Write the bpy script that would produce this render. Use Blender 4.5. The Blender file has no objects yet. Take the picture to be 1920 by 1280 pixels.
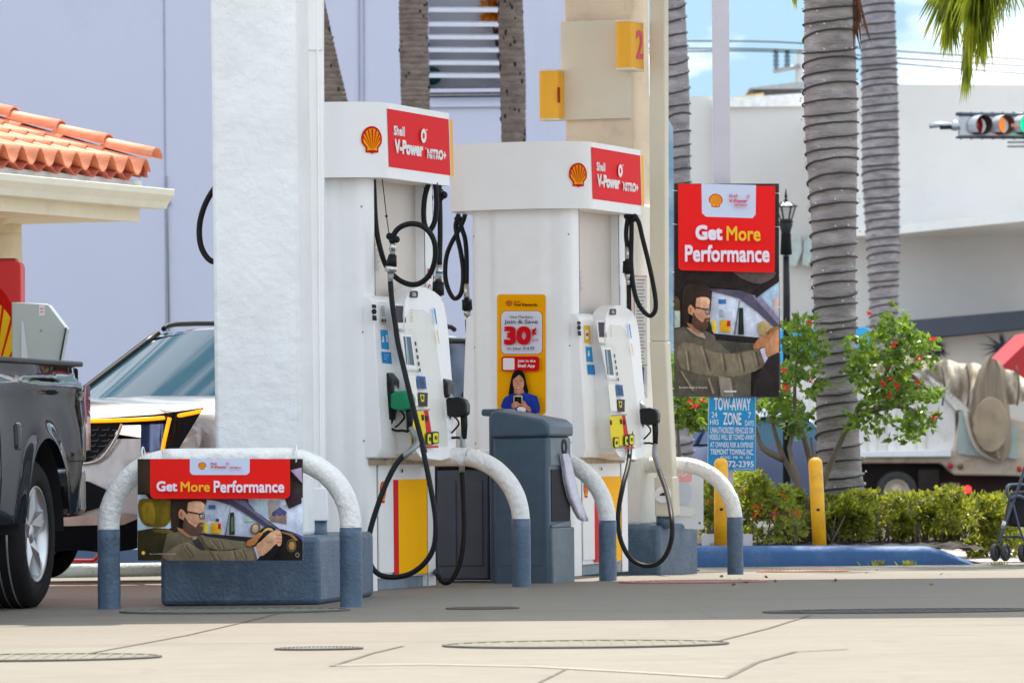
import bpy,bmesh,math,random
from mathutils import Vector,Matrix
from math import sin,cos,pi,radians,sqrt
S=bpy.context.scene
# ---------------- camera, sky, sun, exposure ----------------
F=9000.;H=.879;VH=830.;ROLL=radians(.55)
cam=bpy.data.cameras.new('camera');co=bpy.data.objects.new('camera',cam);S.collection.objects.link(co);S.camera=co
co.matrix_world=Matrix.Translation((0,0,H))@Matrix.Rotation(radians(90),4,'X')@Matrix.Rotation(-ROLL,4,'Z')
cam.sensor_width=36;cam.sensor_fit='HORIZONTAL';cam.lens=36*F/1920;cam.shift_y=(VH-640)/1920;cam.clip_end=3000;cam.clip_start=.5
cam.dof.use_dof=True;cam.dof.focus_distance=29.3;cam.dof.aperture_fstop=8.5
SUN=Vector((.13,.52,1.0)).normalized()
el=math.asin(SUN.z);az=math.atan2(SUN.x,SUN.y)
W=bpy.data.worlds.new('World');S.world=W;W.use_nodes=True
wn=W.node_tree.nodes;wl=W.node_tree.links;bg=wn['Background'];bg.inputs[1].default_value=.15
sky=wn.new('ShaderNodeTexSky');sky.sky_type='NISHITA';sky.sun_disc=False;sky.sun_elevation=el;sky.sun_rotation=az;sky.dust_density=.3;sky.ozone_density=1.3
tc=wn.new('ShaderNodeTexCoord');ns=wn.new('ShaderNodeTexNoise');ns.inputs['Scale'].default_value=11;ns.inputs['Detail'].default_value=6
mp=wn.new('ShaderNodeMapping');mp.inputs['Scale'].default_value=(1,1,2.2);mp.inputs['Location'].default_value=(-1.5722,.26537,-.78027)
wl.new(tc.outputs['Generated'],mp.inputs[0]);wl.new(mp.outputs[0],ns.inputs[0])
rp=wn.new('ShaderNodeValToRGB');rp.color_ramp.elements[0].position=.44;rp.color_ramp.elements[1].position=.54
wl.new(ns.outputs[0],rp.inputs[0])
mx=wn.new('ShaderNodeMixRGB');mx.inputs[2].default_value=(3.75,3.9,4.25,1)
dk=wn.new('ShaderNodeMixRGB');dk.blend_type='DARKEN';dk.inputs[0].default_value=1;dk.inputs[2].default_value=(1.03,1.57,1.95,1);wl.new(sky.outputs[0],dk.inputs[1])
wl.new(rp.outputs[0],mx.inputs[0]);wl.new(dk.outputs[0],mx.inputs[1]);wl.new(mx.outputs[0],bg.inputs[0])
sl=bpy.data.lights.new('sun','SUN');so=bpy.data.objects.new('sun',sl);S.collection.objects.link(so)
sl.energy=2.0;sl.angle=radians(.5);sl.color=(1,.93,.82);so.rotation_euler=SUN.to_track_quat('Z','Y').to_euler()
S.view_settings.view_transform='Standard';S.view_settings.look='None';S.view_settings.gamma=1;S.view_settings.exposure=1.78
# ---------------- image <-> world ----------------
def ray(u,v):
    a=u-960;b=VH-v;c,s=cos(ROLL),sin(ROLL)
    return (a*c+b*s)/F,(-a*s+b*c)/F
def P(u,v,Y):
    x,z=ray(u,v);return Vector((x*Y,Y,H+z*Y))
GP=[(-50,0),(30,0),(32.3,-.021),(34,-.075),(36,-.09),(45,-.15),(60,-.35),(115,-.85),(900,-.85)]
def gz(Y):
    for (a,p),(b,q) in zip(GP,GP[1:]):
        if Y<=b: return p+(q-p)*(Y-a)/(b-a)
    return GP[-1][1]
def G(u,v):
    x,z=ray(u,v);Y=27.
    for _ in range(30): Y=(gz(Y)-H)/z
    return Vector((x*Y,Y,gz(Y)))
def hit(u,v,p0,n):
    x,z=ray(u,v);d=Vector((x,1,z));o=Vector((0,0,H))
    return o+d*((p0-o).dot(n)/d.dot(n))
class Fr:
    "local frame: s along d, t along right normal n, z up"
    def __init__(s,o,th): s.o=Vector(o);s.d=Vector((sin(th),cos(th),0));s.n=Vector((cos(th),-sin(th),0))
    def p(s,a,t,z): return s.o+s.d*a+s.n*t+Vector((0,0,z))
    def hs(s,u,v,a): return hit(u,v,s.p(a,0,0),s.d)      # point on plane s=a
    def ht(s,u,v,t): return hit(u,v,s.p(0,t,0),s.n)      # point on plane t=t
    def loc(s,w):
        r=w-s.o;return r.dot(s.d),r.dot(s.n),r.z
    def mat(s):
        m=Matrix.Identity(4)
        for i in range(3): m[i][0]=s.n[i];m[i][1]=s.d[i];m[i][3]=s.o[i]
        return m      # local x=t, y=s, z=z
# ---------------- materials ----------------
def lin(c): return tuple(((x/255)/12.92 if x/255<=.04045 else ((x/255+.055)/1.055)**2.4) for x in c)
MATS={}
def M(name,col,rough=.6,var=.12,sc=6,bump=0,bsc=40,metal=0,coat=0,dirt=None,dsc=3,emit=0,trans=0,spec=.5,alpha=1,stretch=None,col2=None):
    if name in MATS: return MATS[name]
    m=bpy.data.materials.new(name);m.use_nodes=True;n=m.node_tree.nodes;l=m.node_tree.links;b=n['Principled BSDF']
    c=Vector(col[:3]);tcn=n.new('ShaderNodeTexCoord');src=tcn.outputs['Object']
    if stretch:
        mpn=n.new('ShaderNodeMapping');mpn.inputs['Scale'].default_value=stretch;l.new(src,mpn.inputs[0]);src=mpn.outputs[0]
    nz=n.new('ShaderNodeTexNoise');nz.inputs['Scale'].default_value=sc;nz.inputs['Detail'].default_value=5;l.new(src,nz.inputs[0])
    r=n.new('ShaderNodeValToRGB');r.color_ramp.elements[0].position=.3;r.color_ramp.elements[1].position=.7
    lo=c*(1-var);hi=(Vector(col2) if col2 else c*(1+var))
    r.color_ramp.elements[0].color=(*lo,1);r.color_ramp.elements[1].color=(*[min(1,x) for x in hi],1)
    l.new(nz.outputs[0],r.inputs[0]);out=r.outputs[0]
    if dirt:
        dc,da=dirt;n2=n.new('ShaderNodeTexNoise');n2.inputs['Scale'].default_value=dsc;n2.inputs['Detail'].default_value=8;n2.inputs['Roughness'].default_value=.7;l.new(src,n2.inputs[0])
        r2=n.new('ShaderNodeValToRGB');r2.color_ramp.elements[0].position=.52;r2.color_ramp.elements[1].position=.72;r2.color_ramp.elements[1].color=(da,da,da,1)
        l.new(n2.outputs[0],r2.inputs[0]);x=n.new('ShaderNodeMixRGB');x.inputs[2].default_value=(*dc,1);l.new(r2.outputs[0],x.inputs[0]);l.new(out,x.inputs[1]);out=x.outputs[0]
    l.new(out,b.inputs['Base Color'])
    b.inputs['Roughness'].default_value=rough;b.inputs['Metallic'].default_value=metal;b.inputs['Coat Weight'].default_value=coat;b.inputs['Coat Roughness'].default_value=.04
    b.inputs['Specular IOR Level'].default_value=spec
    if bump:
        n3=n.new('ShaderNodeTexNoise');n3.inputs['Scale'].default_value=bsc;n3.inputs['Detail'].default_value=4;l.new(src,n3.inputs[0])
        bp=n.new('ShaderNodeBump');bp.inputs['Strength'].default_value=min(1,bump);bp.inputs['Distance'].default_value=.02;l.new(n3.outputs[0],bp.inputs['Height']);l.new(bp.outputs[0],b.inputs['Normal'])
    if emit: b.inputs['Emission Color'].default_value=(*c,1);b.inputs['Emission Strength'].default_value=emit
    if alpha<1: b.inputs['Alpha'].default_value=alpha
    if trans:
        t=n.new('ShaderNodeBsdfTranslucent');g=n.new('ShaderNodeMixRGB');g.blend_type='MULTIPLY';g.inputs[0].default_value=1;g.inputs[2].default_value=(1.6,1.6,.7,1);l.new(out,g.inputs[1]);l.new(g.outputs[0],t.inputs[0])
        ms=n.new('ShaderNodeMixShader');ms.inputs[0].default_value=trans;l.new(b.outputs[0],ms.inputs[1]);l.new(t.outputs[0],ms.inputs[2]);l.new(ms.outputs[0],n['Material Output'].inputs[0])
    MATS[name]=m;return m
def print_mat(photo=False):
    m=bpy.data.materials.new('photo_print' if photo else 'printed_vinyl');m.use_nodes=True;n=m.node_tree.nodes;l=m.node_tree.links;b=n['Principled BSDF']
    a=n.new('ShaderNodeAttribute');a.attribute_name='Col';o=a.outputs[0]
    if photo:
        t=n.new('ShaderNodeTexCoord')
        for sc,am,st in ((9,.2,(1,1,1)),(38,.16,(1,1,.45)),(110,.1,(1,1,1))):
            mpn=n.new('ShaderNodeMapping');mpn.inputs['Scale'].default_value=st;mpn.inputs['Rotation'].default_value=(0,.5,0);l.new(t.outputs['Object'],mpn.inputs[0])
            z=n.new('ShaderNodeTexNoise');z.inputs['Scale'].default_value=sc;z.inputs['Detail'].default_value=4;l.new(mpn.outputs[0],z.inputs[0])
            r=n.new('ShaderNodeMapRange');r.inputs[1].default_value=.3;r.inputs[2].default_value=.7;r.inputs[3].default_value=1-am;r.inputs[4].default_value=1+am;l.new(z.outputs[0],r.inputs[0])
            x=n.new('ShaderNodeVectorMath');x.operation='SCALE';l.new(o,x.inputs[0]);l.new(r.outputs[0],x.inputs['Scale']);o=x.outputs[0]
    l.new(o,b.inputs['Base Color']);b.inputs['Roughness'].default_value=.4;b.inputs['Specular IOR Level'].default_value=.04;return m
# ---------------- mesh builder ----------------
class MB:
    def __init__(s,M=None): s.v=[];s.f=[];s.mi=[];s.sm=[];s.M=M or Matrix.Identity(4);s.m=0
    def add(s,vs,fs,smooth=False):
        b=len(s.v);s.v+=[s.M@Vector(p) for p in vs]
        for f in fs: s.f.append([b+i for i in f]);s.mi.append(s.m);s.sm.append(smooth)
        return s
    def box(s,x0,x1,y0,y1,z0,z1):
        return s.add([(x0,y0,z0),(x1,y0,z0),(x1,y1,z0),(x0,y1,z0),(x0,y0,z1),(x1,y0,z1),(x1,y1,z1),(x0,y1,z1)],[(0,3,2,1),(4,5,6,7),(0,1,5,4),(1,2,6,5),(2,3,7,6),(3,0,4,7)])
    def prism(s,pts,vec,smooth=False):
        n=len(pts);v=Vector(vec);a=[Vector(p) for p in pts];return s.add(a+[p+v for p in a],[tuple(range(n)),tuple(range(2*n-1,n-1,-1))]+[(i,(i+1)%n,n+(i+1)%n,n+i) for i in range(n)],smooth)
    def extr(s,poly,z0,z1,smooth=False): # plan polygon
        return s.prism([(x,y,z0) for x,y in poly],(0,0,z1-z0),smooth)
    def tube(s,pts,r,n=10,closed=False,caps=True,sub=0):
        pts=[Vector(p) for p in pts]
        rr=r if isinstance(r,(list,tuple)) else [r]*len(pts)
        if sub: pts,rr=crv(pts,rr,sub,closed)
        k=len(pts);vs=[];up=None
        for i in range(k):
            a=pts[(i-1)%k] if (closed or i>0) else pts[i];b=pts[(i+1)%k] if (closed or i<k-1) else pts[i]
            t=(b-a);t=t.normalized() if t.length>1e-9 else Vector((0,0,1))
            if up is None: up=t.orthogonal().normalized()
            up=(up-t*up.dot(t));up=up.normalized() if up.length>1e-6 else t.orthogonal().normalized()
            w=t.cross(up)
            for j in range(n):
                q=2*pi*j/n;vs.append(pts[i]+(up*cos(q)+w*sin(q))*rr[i])
        fs=[(i*n+j,i*n+(j+1)%n,((i+1)%k)*n+(j+1)%n,((i+1)%k)*n+j) for i in range(k if closed else k-1) for j in range(n)]
        s.add(vs,fs,True)
        if caps and not closed: s.add(vs[:n],[tuple(range(n-1,-1,-1))]);s.add(vs[-n:],[tuple(range(n))])
        return s
    def lathe(s,prof,n=24,c=(0,0,0),ax='Z',smooth=True):
        vs=[];c=Vector(c)
        for r,h in prof:
            for j in range(n):
                q=2*pi*j/n;a,b=r*cos(q),r*sin(q)
                vs.append(c+Vector((a,b,h) if ax=='Z' else ((a,h,b) if ax=='Y' else (h,a,b))))
        return s.add(vs,[(i*n+j,i*n+(j+1)%n,(i+1)*n+(j+1)%n,(i+1)*n+j) for i in range(len(prof)-1) for j in range(n)],smooth)
    def grid(s,rows,smooth=True):
        n=len(rows[0]);return s.add([p for r in rows for p in r],[(i*n+j,i*n+j+1,(i+1)*n+j+1,(i+1)*n+j) for i in range(len(rows)-1) for j in range(n-1)],smooth)
    def ball(s,c,r,n=10,m=6,sc=(1,1,1)):
        c=Vector(c);rows=[[c+Vector((r*sc[0]*sin(pi*i/m)*cos(2*pi*j/n),r*sc[1]*sin(pi*i/m)*sin(2*pi*j/n),r*sc[2]*cos(pi*i/m))) for j in range(n+1)] for i in range(m+1)]
        return s.grid(rows)
    def build(s,name,mat,parent=None,bevel=0,seg=2,kind=None,sharp=None):
        me=bpy.data.meshes.new(name);me.from_pydata([tuple(p) for p in s.v],[],s.f)
        for m in (mat if isinstance(mat,(list,tuple)) else [mat]): me.materials.append(m)
        bm=bmesh.new();bm.from_mesh(me);bm.faces.ensure_lookup_table()
        for i,fc in enumerate(bm.faces): fc.material_index=s.mi[i];fc.smooth=s.sm[i]
        bmesh.ops.remove_doubles(bm,verts=bm.verts,dist=1e-5);bmesh.ops.recalc_face_normals(bm,faces=bm.faces);bm.to_mesh(me);bm.free()
        o=bpy.data.objects.new(name,me);S.collection.objects.link(o)
        if bevel:
            b=o.modifiers.new('bevel','BEVEL');b.width=bevel;b.segments=seg;b.limit_method='ANGLE';b.angle_limit=radians(35);b.harden_normals=False
            for p in me.polygons: p.use_smooth=True
            me.set_sharp_from_angle(angle=radians(35)) if hasattr(me,'set_sharp_from_angle') else None
        if parent: attach(o,parent)
        if kind: o['kind']=kind
        return o
def crv(pts,rr,sub,closed=False):
    k=len(pts);o=[];ro=[]
    for i in range(k if closed else k-1):
        g=lambda j: pts[j%k] if closed else pts[max(0,min(k-1,j))]
        p0,p1,p2,p3=g(i-1),g(i),g(i+1),g(i+2)
        for q in range(sub):
            t=q/sub;o.append(.5*((2*p1)+(p2-p0)*t+(2*p0-5*p1+4*p2-p3)*t*t+(3*p1-p0-3*p2+p3)*t**3));ro.append(rr[i]*(1-t)+rr[(i+1)%k]*t)
    if not closed: o.append(pts[-1]);ro.append(rr[-1])
    return o,ro
def attach(o,parent):
    o.parent=parent;o.matrix_parent_inverse=Matrix.Translation(parent.location).inverted() if not parent.parent else (Matrix.Translation(root(parent).location).inverted() if parent.type=='EMPTY' else Matrix.Identity(4))
def root(o):
    while o.parent: o=o.parent
    return o
def thing(name,label,cat,loc,group=None):
    o=bpy.data.objects.new(name,None);S.collection.objects.link(o);o.location=loc;o.empty_display_size=.2
    o['label']=label;o['category']=cat
    if group: o['group']=group
    return o
def tag(o,label,cat,group=None):
    o['label']=label;o['category']=cat
    if group: o['group']=group
    return o
# ---------------- flat printed artwork ----------------
GLY={}
def glyph(st,bold,shear=0):
    key=(st,bold,shear)
    if key not in GLY:
        c=bpy.data.curves.new('t','FONT');c.body=st;c.size=1;c.offset=bold;c.shear=shear;c.resolution_u=3
        o=bpy.data.objects.new('t',c);S.collection.objects.link(o);bpy.context.view_layer.update()
        me=bpy.data.meshes.new_from_object(o.evaluated_get(bpy.context.evaluated_depsgraph_get()))
        GLY[key]=([tuple(v.co) for v in me.vertices],[tuple(p.vertices) for p in me.polygons])
        bpy.data.objects.remove(o);bpy.data.curves.remove(c);bpy.data.meshes.remove(me)
    return GLY[key]
def clip_poly(pts,r):
    x0,y0,x1,y1=r
    for ax,lim,sg in ((0,x0,1),(0,x1,-1),(1,y0,1),(1,y1,-1)):
        out=[]
        for i in range(len(pts)):
            a,b=pts[i-1],pts[i];ia=(a[ax]-lim)*sg>=0;ib=(b[ax]-lim)*sg>=0
            if ia!=ib:
                t=(lim-a[ax])/(b[ax]-a[ax]);out.append((a[0]+(b[0]-a[0])*t,a[1]+(b[1]-a[1])*t))
            if ib: out.append(b)
        pts=out
        if not pts: return pts
    return pts
class Art:
    def __init__(s,mp,dz=.0007,clip=None): s.mp=mp;s.dz=dz;s.k=1;s.v=[];s.f=[];s.c=[];s.sh=[];s.shade=0;s.clip=clip;s.T=lambda x,y:(x,y)
    def raw(s,vs,fs,col,thick=0):
        b=len(s.v);s.v+=[s.mp(x,y,s.k*s.dz) for x,y in vs]
        for f in fs: s.f.append([b+i for i in f]);s.c.append(lin(col));s.sh.append(s.shade)
        s.k+=1
    def poly(s,pts,col,sm=0):
        pts=[s.T(*p) for p in pts]
        if sm: pts=[(p.x,p.y) for p in crv([Vector((a,b,0)) for a,b in pts],[0]*len(pts),sm,True)[0]]
        if s.clip: pts=clip_poly(pts,s.clip)
        if len(pts)>2: s.raw(pts,[tuple(range(len(pts)))],col)
    def rect(s,x0,y0,x1,y1,col,r=0,corners=(1,1,1,1)):
        if not r: return s.poly([(x0,y0),(x1,y0),(x1,y1),(x0,y1)],col)
        pts=[]
        for i,(cx,cy,a) in enumerate(((x1-r,y0+r,-90),(x1-r,y1-r,0),(x0+r,y1-r,90),(x0+r,y0+r,180))):
            if corners[i]: pts+=[(cx+r*cos(radians(a+t)),cy+r*sin(radians(a+t))) for t in range(0,91,15)]
            else: pts.append(((x1,y0),(x1,y1),(x0,y1),(x0,y0))[i])
        s.poly(pts,col)
    def circ(s,cx,cy,rx,ry,col): s.poly([(cx+rx*cos(t*pi/12),cy+ry*sin(t*pi/12)) for t in range(24)],col)
    def line(s,a,b,w,col):
        dx,dy=b[0]-a[0],b[1]-a[1];L=sqrt(dx*dx+dy*dy) or 1;nx,ny=-dy/L*w/2,dx/L*w/2
        s.poly([(a[0]+nx,a[1]+ny),(b[0]+nx,b[1]+ny),(b[0]-nx,b[1]-ny),(a[0]-nx,a[1]-ny)],col)
    def text(s,st,x0,y0,x1,y1,col,bold=.0,slope=0,shear=0,mir=False):
        if bold>0:
            h=abs(y1-y0);d=min(bold,.05)*h/.73;dx=d*min(1.25,abs(x1-x0)/(h*len(st)*.8))*(1 if x1>x0 else -1)
            for a_,b_ in ((-1,-1),(1,-1),(-1,1),(1,1),(0,0)): s.text(st,x0+dx+a_*dx,y0+d+b_*d,x1-dx+a_*dx,y1-d+b_*d,col,0,slope,shear,mir);s.k-=.55
            s.k+=.55;return
        vs,fs=glyph(st,bold,shear);xs=[v[0] for v in vs];ys=[v[1] for v in vs];a,b,c,d=min(xs),max(xs),min(ys),max(ys)
        k=-1 if mir else 1
        out=[]
        for v in vs:
            fx=(v[0]-a)/(b-a)
            if mir: fx=1-fx
            x=x0+fx*(x1-x0);y=y1-(v[1]-c)/(d-c)*(y1-y0)+slope*fx;out.append(s.T(x,y))
        s.raw(out,fs,col)
    def build(s,name,parent=None):
        me=bpy.data.meshes.new(name);me.from_pydata([tuple(p) for p in s.v],[],s.f)
        if 'pm' not in MATS: MATS['pm']=print_mat();MATS['ph']=print_mat(True)
        me.materials.append(MATS['pm']);me.materials.append(MATS['ph']);at=me.color_attributes.new('Col','FLOAT_COLOR','CORNER')
        for p in me.polygons:
            c=s.c[p.index];sh=s.sh[p.index]
            if not sh:
                for li in p.loop_indices: at.data[li].color=(*c,1)
                continue
            p.material_index=1;vs=[me.vertices[i].co for i in p.vertices];xs=[v.x for v in vs];zs=[v.z for v in vs];w=max(max(xs)-min(xs),1e-4);h=max(max(zs)-min(zs),1e-4);cx,cz=(max(xs)+min(xs))/2,(max(zs)+min(zs))/2
            for li,v in zip(p.loop_indices,vs):
                k=1+sh*((v.x-cx)/w*.9+(v.z-cz)/h*.9);at.data[li].color=(*[q*k for q in c],1)
        o=bpy.data.objects.new(name,me);S.collection.objects.link(o)
        if parent: attach(o,parent)
        return o
def pecten(a,cx,y0,w,h,slope=0,red=(214,20,30),yel=(250,176,20),ribs=7,lw=.035):
    def T(x,y): return (cx+x*w,y0+y*h+slope*x)
    out=[(.5*sin(q)*(1.0),.47-.47*cos(q)) for q in [radians(t) for t in range(-100,101,10)]]
    out=[T(x,y) for x,y in out]+[T(x,y) for x,y in ((.47,.62),(.3,.79),(.31,.95),(.08,.96),(0,1),(-.08,.96),(-.31,.95),(-.3,.79),(-.47,.62))]
    a.poly(out,red)
    inn=[(.41*sin(q),.47-.385*cos(q)) for q in [radians(t) for t in range(-100,101,10)]]
    inn=[T(x,y) for x,y in inn]+[T(x,y) for x,y in ((.38,.6),(.22,.76),(.24,.88),(0,.86),(-.24,.88),(-.22,.76),(-.38,.6))]
    a.poly(inn,yel)
    for i in range(ribs):
        q=radians(-66+132*i/(ribs-1));x,y=.42*sin(q*1.15),.47-.37*cos(q*1.15)
        a.poly([T(x*1.0-lw*cos(q),y-lw*sin(q)),T(x+lw*cos(q),y+lw*sin(q)),T(x*.14+.004,.82),T(x*.14-.004,.82)],red)
# ---------------- common materials ----------------
m_white=M('white_gloss_panel',(.87,.86,.85),.28,.03,2,spec=.5,dirt=((.5,.47,.43),.16),dsc=1.5)
m_pwhite=M('white_pipe_paint',(.80,.79,.76),.45,.05,12,bump=.6,bsc=34,dirt=((.36,.34,.31),.4),dsc=13)
m_bluegrey=M('blue_grey_paint',(.066,.11,.17),.42,.2,5,bump=.3,bsc=55,dirt=((.17,.2,.22),.6),dsc=10)
m_stucco=M('white_stucco',(.80,.80,.79),.8,.05,3,bump=.55,bsc=14,dirt=((.6,.59,.57),.3),dsc=2.2)
m_beige=M('beige_stucco',(.74,.61,.46),.8,.08,3,bump=.35,bsc=18,dirt=((.4,.35,.28),.45),dsc=5)
m_cream=M('cream_paint',(.68,.63,.5),.5,.05,3)
m_rubber=M('black_rubber',(.010,.0105,.012),.5,.25,8,spec=.22)
m_black=M('black_plastic',(.010,.0105,.0125),.4,.2,8,spec=.3)
m_chrome=M('nickel_fitting',(.62,.6,.57),.28,.1,20,metal=.9)
m_grey=M('grey_metal',(.3,.31,.32),.45,.15,12,metal=.5)
m_dark=M('dark_recess',(.01,.01,.012),.8)
m_yel=M('yellow_paint',(.92,.46,.015),.42,.12,8,dirt=((.3,.14,.02),.35),dsc=14)
m_ysign=M('yellow_sign_face',(.85,.42,.01),.45,.05,3)
m_yend=M('pale_sign_trim',(.7,.66,.55),.5)
# ---------------- ground ----------------
def ground():
    ys=sorted(set([-40,-10,5,12]+[14+i*.5 for i in range(70)]+[p for p,_ in GP if p>0]+[70,90,115,200,500,900]))
    xs=[-400,-100,-40,-20]+[-10+i for i in range(21)]+[20,40,100,400]
    b=MB();b.grid([[(x,y,gz(y)) for x in xs] for y in ys],False)
    m=bpy.data.materials.new('worn_concrete');m.use_nodes=True;n=m.node_tree.nodes;l=m.node_tree.links;p=n['Principled BSDF'];p.inputs['Roughness'].default_value=.72
    t=n.new('ShaderNodeTexCoord')
    def noise(sc,st=(1,1,1),det=6,ro=.6):
        mpn=n.new('ShaderNodeMapping');mpn.inputs['Scale'].default_value=st;l.new(t.outputs['Object'],mpn.inputs[0]);z=n.new('ShaderNodeTexNoise');z.inputs['Scale'].default_value=sc;z.inputs['Detail'].default_value=det;z.inputs['Roughness'].default_value=ro;l.new(mpn.outputs[0],z.inputs[0]);return z.outputs[0]
    def ramp(i,a,b_,c0,c1):
        r=n.new('ShaderNodeValToRGB');r.color_ramp.elements[0].position=a;r.color_ramp.elements[1].position=b_;r.color_ramp.elements[0].color=(*c0,1);r.color_ramp.elements[1].color=(*c1,1);l.new(i,r.inputs[0]);return r.outputs[0]
    def mix(f,a,b_,md='MIX'):
        x=n.new('ShaderNodeMixRGB');x.blend_type=md
        for i,q in ((0,f),(1,a),(2,b_)):
            if isinstance(q,(tuple,float,int)): x.inputs[i].default_value=(q if i==0 else (*q,1))
            else: l.new(q,x.inputs[i])
        return x.outputs[0]
    base=ramp(noise(.8,(1,.5,1)),.3,.7,(.175,.15,.118),(.235,.205,.165))
    base=mix(.6,base,ramp(noise(7,(.4,1.3,1),9,.78),.3,.75,(.14,.12,.092),(.28,.247,.198)))
    # darker driving lane beneath the pumps and a rusty brown bay on the left
    sep=n.new('ShaderNodeSeparateXYZ');l.new(t.outputs['Object'],sep.inputs[0])
    def band(o,a,b_,fade):
        def mr(x0,x1):
            r=n.new('ShaderNodeMapRange');r.interpolation_type='SMOOTHSTEP';r.inputs[1].default_value=x0;r.inputs[2].default_value=x1;l.new(sep.outputs[o],r.inputs[0]);return r.outputs[0]
        q=n.new('ShaderNodeMath');q.operation='MULTIPLY';r2=n.new('ShaderNodeMath');r2.operation='SUBTRACT';r2.inputs[0].default_value=1;l.new(mr(b_,b_+fade),r2.inputs[1]);l.new(mr(a-fade,a),q.inputs[0]);l.new(r2.outputs[0],q.inputs[1]);return q.outputs[0]
    lane=band(1,25.2,31,1.2);left=band(0,-6,-1.4,.6)
    q=n.new('ShaderNodeMath');q.operation='MULTIPLY';l.new(lane,q.inputs[0]);l.new(ramp(noise(.7,(.35,1.6,1)),.35,.6,(.35,.35,.35),(.8,.8,.8)),q.inputs[1])
    base=mix(q.outputs[0],base,(.185,.165,.14))
    q2=n.new('ShaderNodeMath');q2.operation='MULTIPLY';l.new(band(1,26.6,31,.6),q2.inputs[0]);l.new(left,q2.inputs[1])
    q3=n.new('ShaderNodeMath');q3.operation='MULTIPLY';l.new(q2.outputs[0],q3.inputs[0]);l.new(ramp(noise(1.2,(.3,2,1)),.35,.65,(.45,.45,.45),(1,1,1)),q3.inputs[1])
    base=mix(q3.outputs[0],base,(.24,.13,.085))
    sp=ramp(noise(3.2,(1,.4,1),8,.8),.58,.70,(0,0,0),(.7,.7,.7));base=mix(sp,base,(.11,.09,.07));base=mix(ramp(noise(.9,(.25,2.2,1),5,.6),.55,.7,(0,0,0),(.5,.5,.5)),base,(.12,.105,.09))
    # fine hairline cracks
    vo=n.new('ShaderNodeTexVoronoi');vo.feature='DISTANCE_TO_EDGE';vo.inputs['Scale'].default_value=.28;mq=n.new('ShaderNodeMapping');l.new(t.outputs['Object'],mq.inputs[0])
    nz=n.new('ShaderNodeTexNoise');nz.inputs['Scale'].default_value=1.5;ad=n.new('ShaderNodeMixRGB');ad.blend_type='ADD';ad.inputs[0].default_value=.5;l.new(mq.outputs[0],ad.inputs[1]);l.new(nz.outputs[1],ad.inputs[2]);l.new(ad.outputs[0],vo.inputs[0])
    base=mix(ramp(vo.outputs[0],.002,.005,(.35,.35,.35),(0,0,0)),base,(.15,.12,.1))
    l.new(base,p.inputs['Base Color'])
    bp=n.new('ShaderNodeBump');bp.inputs['Strength'].default_value=.5;bp.inputs['Distance'].default_value=.006;l.new(noise(22,(1,1,1),6,.7),bp.inputs['Height']);l.new(bp.outputs[0],p.inputs['Normal'])
    o=b.build('ground',m,kind='structure')
ground()
def gstrip(b,pts,w,h=.003):
    "thin strip draped on the ground through image points"
    ps=[G(u,v) for u,v in pts];L=[];R=[]
    for i,p in enumerate(ps):
        t=(ps[min(i+1,len(ps)-1)]-ps[max(i-1,0)]);t.z=0;t.normalize();n=Vector((-t.y,t.x,0))*w/2;L.append(p+n+Vector((0,0,h)));R.append(p-n+Vector((0,0,h)))
    b.grid([L,R],False)
b=MB();m_joint=M('joint_filler',(.15,.12,.095),.9,.3,10)
gstrip(b,[(150,1228),(350,1191),(450,1168),(530,1148)],.016);gstrip(b,[(1340,1203),(1440,1178),(1520,1153)],.02)
gstrip(b,[(620,1249),(700,1224),(755,1211)],.02);gstrip(b,[(1361,1271),(1420,1241),(1490,1222),(1590,1217)],.024)
gstrip(b,[(990,1290),(1062,1254)],.012)
b.build('pavement_joint',m_joint,kind='structure')
b=MB();gstrip(b,[(622,1248),(800,1246),(1000,1250),(1200,1261),(1362,1271)],.035,.004);b.build('pavement_seam',M('pale_mortar',(.42,.37,.29),.8,.1,9),kind='structure')
b=MB();b.grid([[(x,y,gz(y)+.004) for x in (-300,300)] for y in (48,60,80,97,115)],False);b.build('road',M('asphalt',(.06,.06,.062),.85,.2,4,bump=.2),kind='structure')
# manhole covers: dark rim ring, hatched lid slightly recessed look
def cover(cu,cv,wpx,label,lidcol,rim=.03,squash=.55,tilt=0,rimcol=(.09,.08,.065),dep=None):
    c=G(cu,cv);r=wpx*c.y/F/2
    root_=thing('manhole_cover',label,'manhole cover',c,'covers set in the forecourt')
    b=MB(Matrix.Translation(c)@Matrix.Diagonal((1,squash,1,1)));b.lathe([(r+rim,.002),(r+rim,.008),(r,.010),(r,.004)],48);b.build('rim',M('rim%s'%str(rimcol),rimcol,.8,.2,10),root_)
    b=MB(Matrix.Translation(c)@Matrix.Diagonal((1,squash,1,1)));b.lathe([(r,.0055),(r*.5,.0065),(0.001,.007)],48,smooth=False);b.m=0
    for i in range(-9,10):
        x=i*r/10;h=sqrt(r*r-x*x)*.93;b.box(x-r*.018,x+r*.018,-h,h,.006,.0085)
    b.build('lid',M('lid%s'%str(lidcol),lidcol,.7,.2,6,dirt=((.15,.13,.1),.5),dsc=7),root_)
cover(60,1234,470,'large pale green round cover in sunlit paving at the photo\'s lower left corner',(.17,.16,.115),.02,tilt=radians(.6))
cover(1098,1209,520,'large pale green hatched cover in sunlit paving below the right pump hose',(.16,.155,.11),.022,tilt=radians(.9))
cover(598,1217,150,'small grey iron cover in the sunlit paving below the near barrier banner',(.22,.19,.17),.02)
cover(440,1146,420,'pale green cover at the foot of the near barrier in canopy shade',(.15,.165,.13),.02,tilt=radians(.9))
cover(1690,1146,470,'wide dark rimmed cover in the shade in front of the blue kerb',(.03,.03,.03),.07,squash=.33,tilt=radians(.8))
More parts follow.
